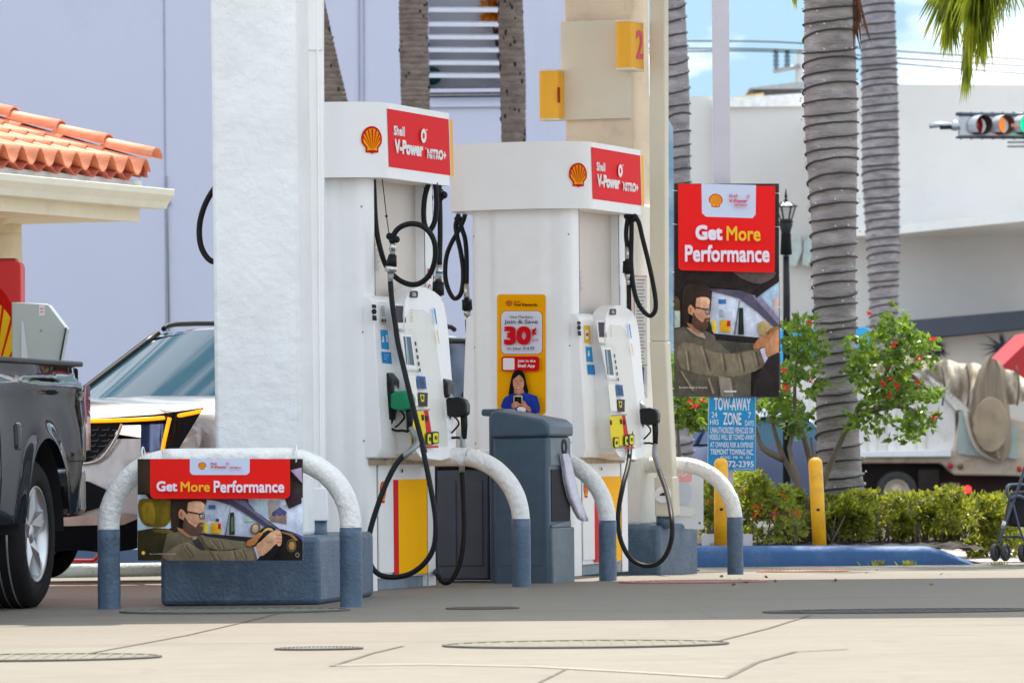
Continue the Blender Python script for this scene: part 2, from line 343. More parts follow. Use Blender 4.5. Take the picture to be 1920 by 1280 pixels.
cover(905,1141,125,'small dark iron cover in shade in front of the grey bin',(.07,.06,.06),.02)
cover(1300,1091,250,'worn red and white cover at the foot of the far sunlit barrier',(.3,.27,.25),.05,rimcol=(.45,.16,.12),tilt=radians(.8))
cover(1505,1071,150,'chipped red ringed cover in sun in front of the blue kerb',(.6,.5,.42),.05,rimcol=(.5,.17,.1),tilt=radians(1))
# ---------------- canopy + columns ----------------
r_=thing('station_canopy','flat white forecourt roof over both pumps, above the frame','canopy',(0,30,6.0))
b=MB(Matrix.Translation((0,27.35,0))@Matrix.Rotation(radians(-3),4,'Z'));b.box(-14,6.5,-.3,6.35,6.0,6.4);b.build('roof_slab',M('canopy_white',(.8,.79,.77),.5,.03),r_)
# near column
Y1=26.75
FL,FR,BR=G(300,1136),G(600,1133),G(702,1117);BL=FL+(BR-FR)
r_=thing('canopy_column','thick white stucco column on a blue grey plinth behind the near barrier','column',(FL+BR)/2,'columns carrying the canopy')
def quadprism(b,c4,z0,z1,b0=0):
    b.prism([(p.x,p.y,z0) for p in c4],(0,0,z1-z0));return b
b=MB();quadprism(b,[FL,FR,BR,BL],0,.375);b.build('plinth',m_bluegrey,r_,.03,3)
b=MB();a0,a1=P(402,840,Y1),P(566,840,Y1);t0,t1=P(393,0,Y1),P(555,0,Y1)
def tap(z,bo,to,zb,zt): k=(z-zb)/(zt-zb);return bo.x+(to.x-bo.x)*k
def xs(z): return tap(z,a0,t0,a0.z,t0.z),tap(z,a1,t1,a1.z,t1.z)
lo,hi=xs(.37),xs(6.0)
vs=[(lo[0],Y1,.37),(lo[1],Y1,.37),(lo[1]+.1,Y1+.5,.37),(lo[0]+.1,Y1+.5,.37),(hi[0],Y1,6.0),(hi[1],Y1,6.0),(hi[1]+.1,Y1+.5,6.0),(hi[0]+.1,Y1+.5,6.0)]
b.add(vs,[(0,3,2,1),(4,5,6,7),(0,1,5,4),(1,2,6,5),(2,3,7,6),(3,0,4,7)]);sh=b.build('shaft',m_stucco,r_,.025,3)
b=MB();yd=Y1+.28
def strip(b,u0,v0,u1,v1,wpx0,wpx1,Y,dep):
    p0,p1=P(u0,v0,Y),P(u1,v1,Y);q0,q1=P(u0+wpx0,v0,Y),P(u1+wpx1,v1,Y)
    b.add([p0,q0,q0+Vector((0,dep,0)),p0+Vector((0,dep,0)),p1,q1,q1+Vector((0,dep,0)),p1+Vector((0,dep,0))],[(0,3,2,1),(4,5,6,7),(0,1,5,4),(1,2,6,5),(2,3,7,6),(3,0,4,7)])
strip(b,574,918,560,-560,37,42,yd,.12);strip(b,577,930,571,-560,5,5,yd-.012,.02);strip(b,600,930,588,-560,4,4,yd-.012,.02)
strip(b,572,976,571,914,44,42,yd-.02,.16)
strip(b,560,95,559,-560,46,47,yd-.01,.13)
b.build('downpipe',m_white,r_,.01)
b=MB();c0,c1=P(596,1009,yd+.05),P(595,975,yd+.05);b.tube([c0-Vector((0,0,.02)),c1],.055,20);b.build('drain_pipe',m_bluegrey,r_)
# ---------------- barrier hoops ----------------
def hoop(name_lbl,legR,w,dirv,top,rad,split,rc,group='white topped steel hoop barriers'):
    "legR ground point of right leg, dirv unit vector to the left leg"
    d=Vector(dirv).normalized();g=legR.z;L=legR+d*w;Lg=g
    r_=thing('hoop_barrier',name_lbl,'barrier',legR,group)
    rng=random.Random(int(legR.x*99));rr=rad
    def arc(): 
        pts=[]
        zc=top-rad-rc
        for z in [split+(zc-split)*i/3 for i in range(4)]: pts.append(legR+Vector((0,0,z-legR.z)))
        for i in range(1,13):
            a=i/12*pi/2;pts.append(legR+d*(rc-rc*cos(a))+Vector((0,0,zc+rc*sin(a)-legR.z)))
        k=len(pts);m=[]
        for p in reversed(pts):
            h=p-legR;m.append(L-d*h.dot(d)+Vector((0,0,p.z-Lg)) if False else Vector((L.x-d.x*h.dot(d),L.y-d.y*h.dot(d),p.z)))
        return pts+m
    pts=arc();b=MB();b.tube([p for p in pts],[rr*(1+rng.uniform(-.02,.03)) for _ in pts],28,sub=3);b.build('painted_hoop',m_pwhite,r_)
    for q in (legR,L):
        b=MB();n=10;b.tube([Vector((q.x,q.y,q.z-.05+(split-q.z+.05)*i/n)) for i in range(n+1)],[rr*1.03*(1+(.18 if i==0 else 0)+rng.uniform(-.01,.03)) for i in range(n+1)],28);b.build('leg',m_bluegrey,r_)
    return r_
h1L,h1R=G(205,1141),G(659,1137);w=(h1L-h1R).length
hoop('white and blue grey hoop barrier nearest the photo, carrying the advertising banner',h1R,w,h1L-h1R,.865,.059,.43,.36)
fr0=Fr((0,0,0),radians(20))
l2=P(978,1103,29.35);hoop('hoop barrier in front of the grey waste bin beside the left pump',l2,1.3,-fr0.n+fr0.d*0.0,.865+l2.z,.056,P(978,972,l2.y).z,.4)
l3=P(1140,1094,30.7);hoop('hoop barrier between the blue grey bin and the right pump',l3,1.25,-fr0.n,.865+l3.z,.055,P(1140,975,l3.y).z,.42)
l4=P(1379,1087,34.1);hoop('far sunlit hoop barrier in front of the blue tow-away sign',l4,1.35,-fr0.n,.875+l4.z,.055,P(1379,969,l4.y).z,.40)
# ---------------- far column, pump number signs ----------------
c2=Fr(P(1237,1079,34.0),radians(20))
r_=thing('canopy_column','beige stucco column on a blue grey plinth behind the right pump','column',c2.p(.4,-.4,0),'columns carrying the canopy')
zz=hit(1237,984,c2.o,c2.d).z-c2.o.z
b=MB(c2.mat());b.box(-1.0,.0,0,.9,-.1,zz);b.build('plinth',m_bluegrey,r_,.03,3)
sf=Fr(c2.p(.12,-.1,0),radians(20))
tr=sf.loc(sf.hs(1185,120,0))[1];tl=sf.loc(sf.hs(1058,120,0))[1]
b=MB(sf.mat());b.box(tl,tr,0,.4,zz,6.0);b.build('shaft',m_beige,r_,.02,2)
# lower white painted part of the column
b=MB(sf.mat());b.box(tl-.012,tr+.03,-.015,.42,zz-.002,hit(1200,380,sf.o,sf.d).z-sf.o.z);pfo=b.build('painted_foot',M('cream_white_stucco',(.80,.77,.70),.75,.05,3,bump=.3,bsc=18),r_,.02,2)
b=MB();b.prism([sf.hs(1188,516,-.016),sf.hs(1213,518,-.016),sf.hs(1214,746,-.016),sf.hs(1190,746,-.016)],-sf.d*.006);ip=b.build('instruction_sheet',M('sheet_white',(.82,.80,.78),.4,.03),pfo)
a=Art(lambda x,y,k:sf.hs(x,y,-.0225-k),.0008)
a.rect(1188.6,518,1189.8,684,(200,70,70));a.rect(1188.6,517,1213,518.6,(200,90,90));a.rect(1190,683.5,1214,684.5,(150,146,140))
for i in range(34):
    if 27<i<32: continue
    a.rect(1193,524+i*6.4,1210-(i*7%5),525.6+i*6.4,(140,136,132))
a.rect(1197,687,1207,721,(60,58,150),2);a.circ(1202,709,3.2,6,(220,222,240));a.circ(1202,709,2,4,(60,58,150));a.circ(1201.5,693,1.3,2.2,(220,222,240));a.line((1201,696),(1202,704),1.2,(220,222,240));a.build('small_print',ip)
b=MB();pf=Fr(sf.p(.42,.0,0),radians(20))
def vstrip(b,fr,s,us,vt,ub,vb,wp,dep):
    a=fr.hs(us,vt,s);a2=fr.hs(us+wp,vt,s);c=fr.hs(ub,vb,s);c_=fr.hs(ub+wp,vb,s);D=fr.d*dep
    b.add([c,c_,c_+D,c+D,a,a2,a2+D,a+D],[(0,3,2,1),(4,5,6,7),(0,1,5,4),(1,2,6,5),(2,3,7,6),(3,0,4,7)])
vstrip(b,sf,-.02,1216,-400,1218,640,29,.1);vstrip(b,sf,-.03,1217,640,1231,895,31,.11);vstrip(b,sf,-.045,1226,893,1228,968,36,.14)
b.build('downpipe',m_cream,r_,.01)
b=MB();b.tube([sf.hs(1246,990,.03),sf.hs(1246,966,.03)],.06,18);b.build('drain_pipe',m_bluegrey,r_)
b=MB();q=sf.hs(1242,927,-.07);b.tube([q,q+sf.d*.03],.058,24);b.build('access_cap',m_white,r_)
b=MB();b.box(-.018,.018,-.004,0,-.008,.008);o=MB(Matrix.Translation(q)@sf.mat().to_3x3().to_4x4());o.box(-.018,.018,-.006,0,-.006,.006);o.box(-.004,.02,-.006,0,.004,.014);o.build('access_slot',m_dark,r_)
# number signs bolted on one carrier plate
pl=sf.hs(1120,225,-.03);top=sf.hs(1120,42,-.03)
b=MB();a=[sf.hs(1055,42,-.02),sf.hs(1186,38,-.02),sf.hs(1186,222,-.02),sf.hs(1057,226,-.02)];b.prism(a,-sf.d*.05);sp=tag(b.build('sign_carrier',M('sign_backing',(.66,.6,.48),.5,.04,3),None,.003),'plain beige square plate on the far column that carries the two number signs','plate')
def nsign(u0,um,u1,v0,v1,s0,L,digit,box,label,col):
    r_=thing('pump_number_sign',label,'number sign',sf.hs(um,(v0+v1)/2,s0),'yellow pump number signs')
    A=sf.hs(u0,v0,s0);t0=sf.loc(A)[1];z1=sf.loc(A)[2];z0=sf.loc(sf.hs(u0,v1,s0))[2];t1=sf.loc(sf.hs(um,v0,s0))[1];w=t1-t0
    plan=[(t0,L)]+[(t0+w*.5*(1-cos(radians(a))),.05-.05*sin(radians(a))) for a in range(0,91,15)]+[(t1-.03,0),(t1-.008,.006),(t1,.02),(t1,L)]
    b=MB(sf.mat()@Matrix.Translation((0,s0,0)));b.extr(plan,z0+.012,z1-.012);b.build('housing',m_ysign,r_)
    b=MB(sf.mat()@Matrix.Translation((0,s0,0)));g=[(x+(.004 if x>t0+w/2 else -.004),y-.004) for x,y in plan];b.extr(g,z1-.012,z1);b.build('end_cap',m_yend,r_);b=MB(sf.mat()@Matrix.Translation((0,s0,0)));b.extr(g,z0,z0+.012);b.build('end_cap',m_yend,r_)
    if box:
        q=lambda x,y,k: sf.p(0,0,0)+hit(x,y,sf.p(0,t1+.002,0),sf.n)-sf.p(0,0,0)+sf.n*k
        a=Art(q);a.text(digit,*box,col,.02);a.build('numeral',r_)
nsign(1151,1183,1215,38,131,-.3,.28,'2',(1193,57,1206,111),'yellow number 2 sign on the right edge of the far column',(222,96,120))
nsign(1007,1046,1057,131,226,-.2,.17,'1',(1046,164,1050,193),'yellow number 1 sign on the left edge of the far column',(170,50,30))
# ---------------- fuel dispensers ----------------
PA=P(690,1107,28.7);PA.z=0
PB=P(1077,1080,32.3);PB.z=-.021
th=radians(20);FA=Fr(PA,th);FB=Fr(PB,th)
def a6(x,y): return x/3.367+670,y/3.367+520
def LA(u,v,tf):
    t=.1
    for _ in range(4): w=FA.ht(u,v,t);s,_,z=FA.loc(w);t=tf(z)
    return s,z
def rise(name,label,cat,mats): pass
WD=.72
strip_t=lambda z:.045+(1.77-z)*.05
arch_t=lambda z:.135+(1.77-z)*.075
inn_t=lambda z:arch_t(z)-.03
m_dtrim=M('cabinet_trim',(.5,.5,.5),.4,.05)
m_pan=M('recess_panel',(.66,.59,.53),.45,.03,2)
m_hoodgrey=M('boot_black',(.012,.013,.016),.42,.3,9,spec=.3)
m_green=M('green_nozzle_cover',(.0,.24,.10),.35,.15,14)
def hose_path(fr,pts): return [fr.hs(u,v,s) for u,v,s in pts]
def fitting(fr,name,pts,s,rs,mat,par):
    b=MB();b.tube([fr.hs(u,v,s) for u,v in pts],rs,18);return b.build(name,mat,par)
def nozzle(fr,cu,cv,sc,s,mat,par,thick=.062):
    q=lambda x,y,k=0: fr.hs(cu+x*sc,cv+y*sc,s)+fr.d*k
    b=MB();b.prism([q(x,y,-thick/2) for x,y in ((-19,-12),(-12,-15),(5,-17),(14,-12),(18,-4),(18,11),(13,15),(-2,17),(-12,15),(-19,12))],fr.d*thick);nz=b.build('nozzle',mat,par,.012,3)
    b=MB();b.tube([q(-30,-37),q(-24,-31),q(-16,-22),q(-8,-12)],[.010,.011,.013,.016],12,sub=3);b.build('spout',m_chrome,nz)
    b=MB();b.tube([q(-20,-26),q(-12,-16),q(-6,-8)],.021,14);b.build('spout_collar',m_grey,nz)
    b=MB();b.tube([q(10,10),q(11,30),q(10.5,52)],[.022,.021,.017],14);b.build('grip',m_rubber,nz)
    b=MB();b.tube([q(-12,14),q(-17,30),q(-22,44),q(-12,50),q(0,50),q(8,52)],.008,8,sub=3);b.tube([q(-8,14),q(-1,20),q(2,28),q(-4,36),q(-10,42),q(-14,44)],.006,8,sub=3);b.build('hand_guard',m_rubber,nz)
    return nz
def boot(fr,u0,v0,u1,v1,s,par,w=.1):
    q=lambda x,y: fr.hs(u0+(u1-u0)*x,v0+(v1-v0)*y,s)
    b=MB();b.prism([q(*p)-fr.d*w/2 for p in ((0,0),(.55,.03),(1,.13),(1,.28),(.82,.3),(.8,.5),(.72,.8),(.6,.86),(.1,.98),(0,.96))],fr.d*w);o=b.build('nozzle_boot',m_hoodgrey,par,.008,2)
    b=MB();b.prism([q(*p)-fr.d*w*.3 for p in ((.5,.8),(.85,.82),(.8,.92),(.45,1.03),(.25,1.0))],fr.d*w*.6);b.build('boot_latch',m_grey,o,.005)
    b=MB();b.prism([q(*p)-fr.d*w*.53 for p in ((.5,.13),(.88,.17),(.88,.26),(.7,.28),(.68,.44),(.5,.42))],fr.d*.01);b.build('boot_mouth',m_dark,o)
    return o
def dispenser(fr,label,zs=1.,isA=True):
    r_=thing('fuel_dispenser',label,'fuel pump',fr.p(.5,-.36,0),'fuel pumps on the island')
    MT=fr.mat()
    half=[(.0,.16),(.0,.035),(-.010,.012),(-.03,-.006),(-.075,-.016),(-.125,-.016),(-.155,-.022),(-.175,-.040),(-.215,-.052),(-.29,-.056)]
    near=half+[(-.72-t,s) for t,s in reversed(half)]
    zt,zb=2.92,2.47
    b=MB(MT);b.extr(near,0,zb+.02,True);ec=b.build('end_column',m_white,r_);ec.data.set_sharp_from_angle(angle=radians(38))
    for z in (.12,.9,1.55,2.3):
        b=MB()
        for t in (-.02,-.70): b.ball(fr.p(.004,t,z),.007,8,5)
        b.build('screws',m_grey,ec)['kind']='stuff'
    b=MB(MT);b.box(-.0,.0012,.158,.164,.0,zb);b.box(-.0,.0012,.998,1.003,0,zb);b.build('panel_gap',m_dark,ec)
    far=[(.0,1.0),(.0,1.14),(-.05,1.18),(-.67,1.18),(-.72,1.14),(-.72,1.0)]
    b=MB(MT);b.extr(far,0,zb+.02);fc=b.build('end_column',m_white,r_,.004,1)
    b=MB(MT);b.box(-.71,-.012,.16,1.0,.07,.79);cab=b.build('lower_cabinet',m_white,r_,.004)
    b=MB(MT);b.box(-.7,-.035,.16,1.0,0,.07);b.build('base_rail',M('dull_blue_steel',(.2,.25,.3),.5,.2,6),r_)
    b=MB(MT);b.box(-.66,-.06,.16,1.0,.79,zb+.01);b.build('back_panel',m_pan,r_)
    # doors + decals on the lower cabinet
    b=MB(MT);b.box(-.012,-.002,.2,.985,.1,.76);dr=b.build('cabinet_door',m_white,r_,.004)
    a=Art(lambda s,z,k: fr.p(s,-.002+k,z),.0008)
    L=lambda u,v: LA(u,v,lambda z:-.002)
    s1,z1=L(737,899);s2,z0=L(748,1078);s3,_=L(804,899)
    a.rect(s1,z0,s2,z1,(214,40,50));a.rect(s2,z0,s3,z1,(255,184,10));
    sc_,zc=L(716,902);
    T=Art(lambda x,y,k: fr.p(x,-.002+k,y),.0008)
    pecten(a,sc_+.01,zc,.1,-.135)
    a.circ(L(752,882)[0],L(752,882)[1],.012,.012,(30,30,30))
    a.build('decal',dr)
    # upper head: flat strip plate
    def slab(poly,tf,tb,name,mat,par,bev=.006):
        b=MB(MT);n=len(poly);f=[(tf(z),s,z) for s,z in poly];k=[(tb(z) if callable(tb) else tb,s,z) for s,z in poly]
        b.add(f+k,[tuple(range(n)),tuple(range(2*n-1,n-1,-1))]+[(i,(i+1)%n,n+(i+1)%n,n+i) for i in range(n)])
        return b.build(name,mat,par,bev,2)
    z0h=.795
    prof=[(-.72-strip_t(z0h),z0h),(strip_t(z0h)-.03,z0h),(strip_t(.86),.86),(strip_t(1.74),1.74),(strip_t(1.77)-.03,1.77),(-.72-strip_t(1.77)+.03,1.77),(-.72-strip_t(1.74),1.74),(-.72-strip_t(.86),.86)]
    b=MB(MT);b.prism([(t,.01,z) for t,z in prof],(0,1.0,0));hd=b.build('display_head',m_white,r_,.01,3)
    b=MB(MT);b.box(-.71,.03,.03,1.0,.755,.796);b.build('head_sill',M('rusty_sill',(.4,.32,.22),.6,.3,12),r_,.004)
    # arched hood frame
    sl=.27;sr=1.0
    out=[(sl+.03,.80),(sl,.9),(sl,1.64),(sl+.02,1.73),(sl+.12,1.80),(sl+.28,1.835),(sl+.42,1.83),(sr-.12,1.80),(sr-.02,1.73),(sr,1.6),(sr,.9),(sr-.05,.80),(sr-.3,.775)]
    inn=[(sl+.03,.86),(sl+.02,1.55),(sl+.04,1.64),(sl+.15,1.69),(sl+.38,1.69),(sr-.26,1.66),(sr-.2,1.58),(sr-.10,.86)]
    def ring():
        b=MB(MT);rs=40
        def resamp(poly):
            pts=[Vector((x,y,0)) for x,y in poly];c=Vector(((sl+sr)/2,1.3,0));o=[]
            for i in range(rs):
                a=2*pi*i/rs;d=Vector((cos(a),sin(a)*1.35,0));best=None
                for j in range(len(pts)):
                    p,q=pts[j-1]-c,pts[j]-c;e=q-p;den=d.x*e.y-d.y*e.x
                    if abs(den)<1e-9: continue
                    t=(p.x*e.y-p.y*e.x)/den;w=(p.x*d.y-p.y*d.x)/den
                    if t>0 and -1e-6<=w<=1+1e-6: best=t if best is None else max(best,t)
                q=c+d*best;o.append((q.x,q.y))
            return o
        O,I=resamp(out),resamp(inn);vs=[(arch_t(z),s,z) for s,z in O]+[(arch_t(z)-.013,s,z) for s,z in I]+[(.03,s,z) for s,z in O]+[(.03,s,z) for s,z in I]
        fs=[]
        for i in range(rs):
            j=(i+1)%rs;fs+=[(i,j,rs+j,rs+i),(2*rs+i,2*rs+j,j,i),(rs+i,rs+j,3*rs+j,3*rs+i)]
        b.add(vs,fs,False);return b.build('hood_frame',m_white,hd,.003,2)
    ring()
    slab([(sl+.015,.82),(sr-.08,.82),(sr-.17,1.6),(sr-.22,1.68),(sl+.15,1.72),(sl+.02,1.66)],lambda z:arch_t(z)-.014,.04,'keypad_panel',M('warm_grey_panel',(.74,.72,.67),.4,.03),hd,.0)
    # artwork on the panel and strip (measured on the left pump)
    def PT(tf,lift=0):
        def f(x,y,k):
            s,z=LA(*a6(x,y),tf);return fr.p(s,tf(z)+k+lift,z)
        return f
    pt=lambda z:arch_t(z)-.014
    a=Art(PT(pt,.001),.0009)
    X=lambda x,y:(x,y)
    a.poly([(226,168),(352,172),(362,335),(244,322)],(232,230,222));a.poly([(238,178),(298,180),(305,285),(246,285)],(66,58,72))
    for i in range(5): a.poly([(330,205+i*17),(344,206+i*17),(346,211+i*17),(332,210+i*17)],(190,182,170))
    a.poly([(250,345),(372,350),(398,590),(302,585)],(225,223,216));a.poly([(262,358),(336,362),(362,575),(300,572)],(240,240,238));a.poly([(280,372),(328,375),(352,555),(300,550)],(92,112,122));a.poly([(290,374),(300,374),(322,552),(314,552)],(150,170,178))
    for i in range(5): a.poly([(352+i*6,405+i*42),(360+i*6,406+i*42),(363+i*6,430+i*42),(355+i*6,429+i*42)],(60,50,50))
    a.poly([(298,618),(352,620),(368,810),(318,810)],(238,236,228))
    a.poly([(357,620),(412,625),(422,705),(370,700)],(44,104,176));a.poly([(372,634),(402,638),(410,695),(382,692)],(70,78,88))
    a.poly([(364,725),(427,728),(425,815),(376,812)],(58,52,46));a.poly([(376,738),(404,740),(402,785),(384,783)],(214,200,40));a.poly([(384,745),(396,746),(398,772),(386,770)],(40,36,34))
    a.poly([(318,835),(440,830),(436,838),(326,843)],(150,146,140))
    a.poly([(296,850),(394,842),(452,1052),(318,1060)],(232,206,34));a.poly([(398,840),(424,838),(446,975),(412,977)],(206,38,46));a.poly([(412,977),(446,975),(476,1050),(440,1056)],(206,60,46))
    for x,y in ((300,872),(380,866),(405,872)): a.poly([(x,y),(x+14,y),(x+18,y+34),(x+4,y+36)],(44,38,36))
    for x,y,t in ((336,1000,'87'),(416,985,'89'),(446,978,'93')):
        a.rect(x-14,y-6,x+34,y+72,(30,30,26),12);a.rect(x-4,y+2,x+30,y+66,(222,212,50),10);a.text(t,x+4,y+22,x+22,y+46,(40,40,30),.02)
    a.poly([(396,1064),(470,1060),(474,1074),(398,1078)],(190,60,50))
    a.build('screen_and_buttons',hd)
    a=Art(PT(strip_t,.001),.0009)
    if isA:
        a.poly([(145,330),(190,332),(200,455),(152,450)],(42,150,208));a.poly([(150,468),(210,472),(216,545),(157,540)],(34,130,198))
        a.text('&',152,372,166,410,(240,245,250),.02);a.poly([(172,362),(184,362),(188,408),(176,408)],(200,226,240))
        for i in range(3): a.poly([(160,484+i*14),(196 - i*8,486+i*14),(197-i*8,491+i*14),(161,489+i*14)],(130,200,235))
        for y in (182,196,208,222,236): a.poly([(140,y),(162,y+1),(163,y+7),(141,y+6)],(150,150,150))
        a.poly([(140,262),(152,262),(153,282),(141,282)],(40,36,40));a.poly([(155,262),(166,262),(167,282),(156,282)],(40,36,40));a.poly([(140,288),(168,289),(168,294),(140,293)],(210,90,80))
    else:
        a.poly([(136,200),(186,204),(190,330),(142,326)],(240,190,48));a.poly([(146,232),(170,234),(172,300),(149,298)],(238,236,228));a.circ(160,266,10,12,(200,60,50))
        a.poly([(150,352),(196,355),(204,462),(158,458)],(42,150,208));a.poly([(160,478),(214,482),(220,552),(166,548)],(34,130,198));a.text('&',160,380,176,420,(240,245,250),.02)
    a.poly([(74,170),(102,173),(103,196),(75,193)],(40,40,52));a.circ(88,216,16,18,(30,30,40));a.poly([(75,238),(103,241),(104,274),(76,271)],(40,40,52))
    a.build('sticker',hd)
    # badge on top of hood and blue flash on its right cheek
    a=Art(lambda x,y,k:(lambda sz: fr.p(sz[0],arch_t(sz[1])+k+.002,sz[1]))(LA(*a6(x,y),arch_t)),.0009)
    a.rect(330,84,380,128,(66,66,68),10);a.text('a',342,94,368,118,(190,190,190),.02,.3)
    a.poly([(474,190),(486,200),(500,300),(490,290)],(60,150,205));a.poly([(492,330),(500,335),(512,420),(506,415)],(230,180,70));a.build('badge',hd)
    # valance
    t0,t1,s0,s1=-.72-.17,.125,-.16,1.13
    cu=[(.46*(1-cos(radians(q*6))),.10-.27*sin(radians(q*6))) for q in range(16)]
    plan=[(t1-x,y) for x,y in cu]+[(t0+x,y) for x,y in reversed(cu)]+[(t0,s1-.02),(t0+.02,s1),(t1-.015,s1),(t1,s1-.015)]
    b=MB(MT);b.extr(plan,zb,zt,True);va=b.build('valance',m_white,r_);va.data.set_sharp_from_angle(angle=radians(30))
    b=MB(MT);b.box(-.36-.0015,-.36+.0015,-.166,-.1646,zb+.004,zt-.004);b.build('seam',m_dtrim,va)
    # sign panel (coordinates measured on the left pump, 5.818 px zoom)
    def VT(x,y,k):
        u,v=x/5.818+590,y/5.818+160;w=FA.ht(u,v,t1);s,_,z=FA.loc(w)
        return fr.p(s,t1+k+.001,z)
    a=Art(VT,.0009)
    a.poly([(790,254),(1458,372),(1478,985),(808,890)],(235,14,24))
    a.poly([(1466,372),(1500,376),(1512,995),(1484,990)],(246,186,70))
    def TX(st,x0,y0,x1,y1,sl,bold=.03,col=(244,240,240)): a.text(st,x0,y0,x1,y1,col,bold,sl)
    TX('Shell',856,438,974,545,14,.045);TX('V-Power',862,585,1172,742,40,.05)
    TX('NITRO+',1212,690,1418,800,22,.06)
    a.circ(1171,553,30,78,(244,240,240));a.circ(1170,553,12,34,(235,14,24));a.circ(1203,488,5,10,(244,240,240));a.circ(1190,690,4,9,(244,240,240))
    a.poly([(1212,742),(1330,757),(1330,764),(1212,749)],(235,14,24))
    a.build('sign_face',va)
    # scallop emblem on the curved corner: bend it round the plan outline
    def wrap(x,y,k):
        # x: metres along outline from t1 corner (negative = towards the end), y: z
        path=[(t1-x,y) for x,y in cu]+[(-.36,-.165)]
        d=-x
        for (a_,b_),(c_,e_) in zip(path,path[1:]):
            L_=sqrt((c_-a_)**2+(e_-b_)**2)
            if d<=L_:
                f=d/L_;nx,ny=-(e_-b_)/L_,(c_-a_)/L_
                return fr.p(b_+(e_-b_)*f+(ny if ny<0 else -ny)*(k+.0055),a_+(c_-a_)*f+abs(nx)*(k+.0055),y)
            d-=L_
        return fr.p(-.165-k,-.36,y)
    a=Art(wrap,.0012);pecten(a,-.15,2.775,.135,-.165);a.build('emblem',va)
    # notices on the recess panel and far column
    a=Art(lambda x,y,k: fr.p(FA.loc(FA.ht(x/4.268+680,y/4.268+320,-.058))[0],-.058+k,FA.loc(FA.ht(x/4.268+680,y/4.268+320,-.058))[2]),.001)
    a.poly([(48,577),(106,577),(106,605),(48,605)],(226,166,40))
    a.poly([(46,610),(134,640),(134,806),(46,808)],(214,206,200))
    for i in range(11): a.poly([(50,625+i*16),(126 - (i%3)*10,628+i*16),(126-(i%3)*10,632+i*16),(50,629+i*16)],(150,145,142))
    a.build('notice',r_)
    b=MB(MT);b.box(.0,.004,1.02,1.11,1.25,1.98);pn=b.build('instruction_plate',m_white,fc)
    a=Art(lambda x,y,k: fr.p(x,.0045+k,y),.0008)
    if isA:
        a.rect(1.03,1.9,1.1,1.96,(200,60,50));a.circ(1.065,1.83,.03,.035,(200,60,60));a.circ(1.065,1.83,.02,.024,(235,235,230))
    for i in range(16): a.rect(1.035,1.78-i*.032,1.095-(i%3)*.012,1.788-i*.032,(120,116,112))
    a.build('small_print',pn)
    return r_,MT
dA,MTA=dispenser(FA,'tall white fuel pump with green nozzle, partly hidden by the thick near column')
dB,MTB=dispenser(FB,'tall white fuel pump on the right with yellow rewards decal on its end',isA=False)
# screws etc
def hose(par,fr,pts,r=.0165,name='hose',sub=5,mat=None):
    b=MB();b.tube(hose_path(fr,pts),r,12,sub=sub);return b.build(name,mat or m_rubber,par)
z4=lambda x,y,s:(x/4.268+680,y/4.268+320,s)
z5=lambda x,y,s:(x/2.0647+560,y/2.0647+500,s)
z7=lambda x,y,s:(x/2.977+860,y/2.977+700,s)
z2=lambda x,y,s:(x/2.56+820,y/2.56+220,s)
# left pump, near hose
hose(dA,FA,[z4(*p) for p in ((84,40,.2),(92,180,.2),(98,320,.2),(112,480,.2),(140,620,.2),(178,740,.22),(230,820,.24),(310,885,.25),(400,912,.25),(480,888,.24),(545,815,.22),(580,700,.2),(578,590,.18),(540,500,.16),(470,440,.15),(385,425,.15),(310,447,.15),(262,490,.15),(238,550,.15))])
def breakaway(par,fr,pts,s,k=1):
    "pts: top..bottom image points of the coupling"
    (a,b,c,d,e)=pts
    o=fitting(fr,'breakaway_coupling',[b,c],s,[.034*k,.036*k],m_rubber,par)
    fitting(fr,'fitting',[a,b],s,[.019*k,.021*k],m_chrome,o);fitting(fr,'fitting',[c,d],s,[.026*k,.022*k],m_chrome,o);fitting(fr,'fitting',[d,e],s,[.017*k,.017*k],m_chrome,o)
    return o
q4=lambda x,y:(x/4.268+680,y/4.268+320)
o=fitting(FA,'breakaway_coupling',[q4(240,672),q4(228,765)],.15,[.024,.035],m_rubber,dA)
fitting(FA,'fitting',[q4(242,585),q4(238,640)],.15,.02,m_chrome,o);fitting(FA,'fitting',[q4(238,640),q4(240,675)],.15,.016,m_grey,o);fitting(FA,'fitting',[q4(228,765),q4(225,808)],.15,[.037,.034],m_chrome,o);fitting(FA,'fitting',[q4(225,810),q4(221,900)],.15,[.02,.015],m_grey,o)
b=MB();
for p in ((215,525),(270,550),(238,560)): b.ball(FA.hs(*q4(*p),.15),.022,8,6)
b.build('retractor_clamp',m_rubber,o)
b=MB();b.tube([FA.hs(*q4(155,48),.15),FA.hs(*q4(190,360),.15),FA.hs(*q4(212,515),.15)],.003,6);b.ball(FA.hs(*q4(190,364),.15),.009,6,5);b.build('retractor_cable',m_dark,o)
hose(dA,FA,[z4(222,890,.15),z4(236,1060,.13),z4(262,1230,.1)]+[(a6(x,y)[0],a6(x,y)[1],s) for x,y,s in ((258,420,.05),(300,600,0),(345,790,-.02),(388,960,-.03),(425,1100,-.05))]+[z5(*p) for p in ((478,690,-.08),(512,860,-.1),(530,980,-.1),(524,1080,-.1),(488,1145,-.1),(430,1188,-.1),(366,1200,-.1),(312,1190,-.1),(278,1150,-.1),(268,1080,-.1),(282,1000,-.08),(318,890,-.04),(352,810,0),(384,755,.04),(410,728,.06))])
nz=nozzle(FA,756,751,1.12,.2,m_green,dA,.075)
boot(FA,712,691,743,857,.22,dA,.12)
fitting(FA,'swivel',[(803-20-10,828),(782,826)][:1]+[(772,842)],.1,.018,m_chrome,nz) if False else None
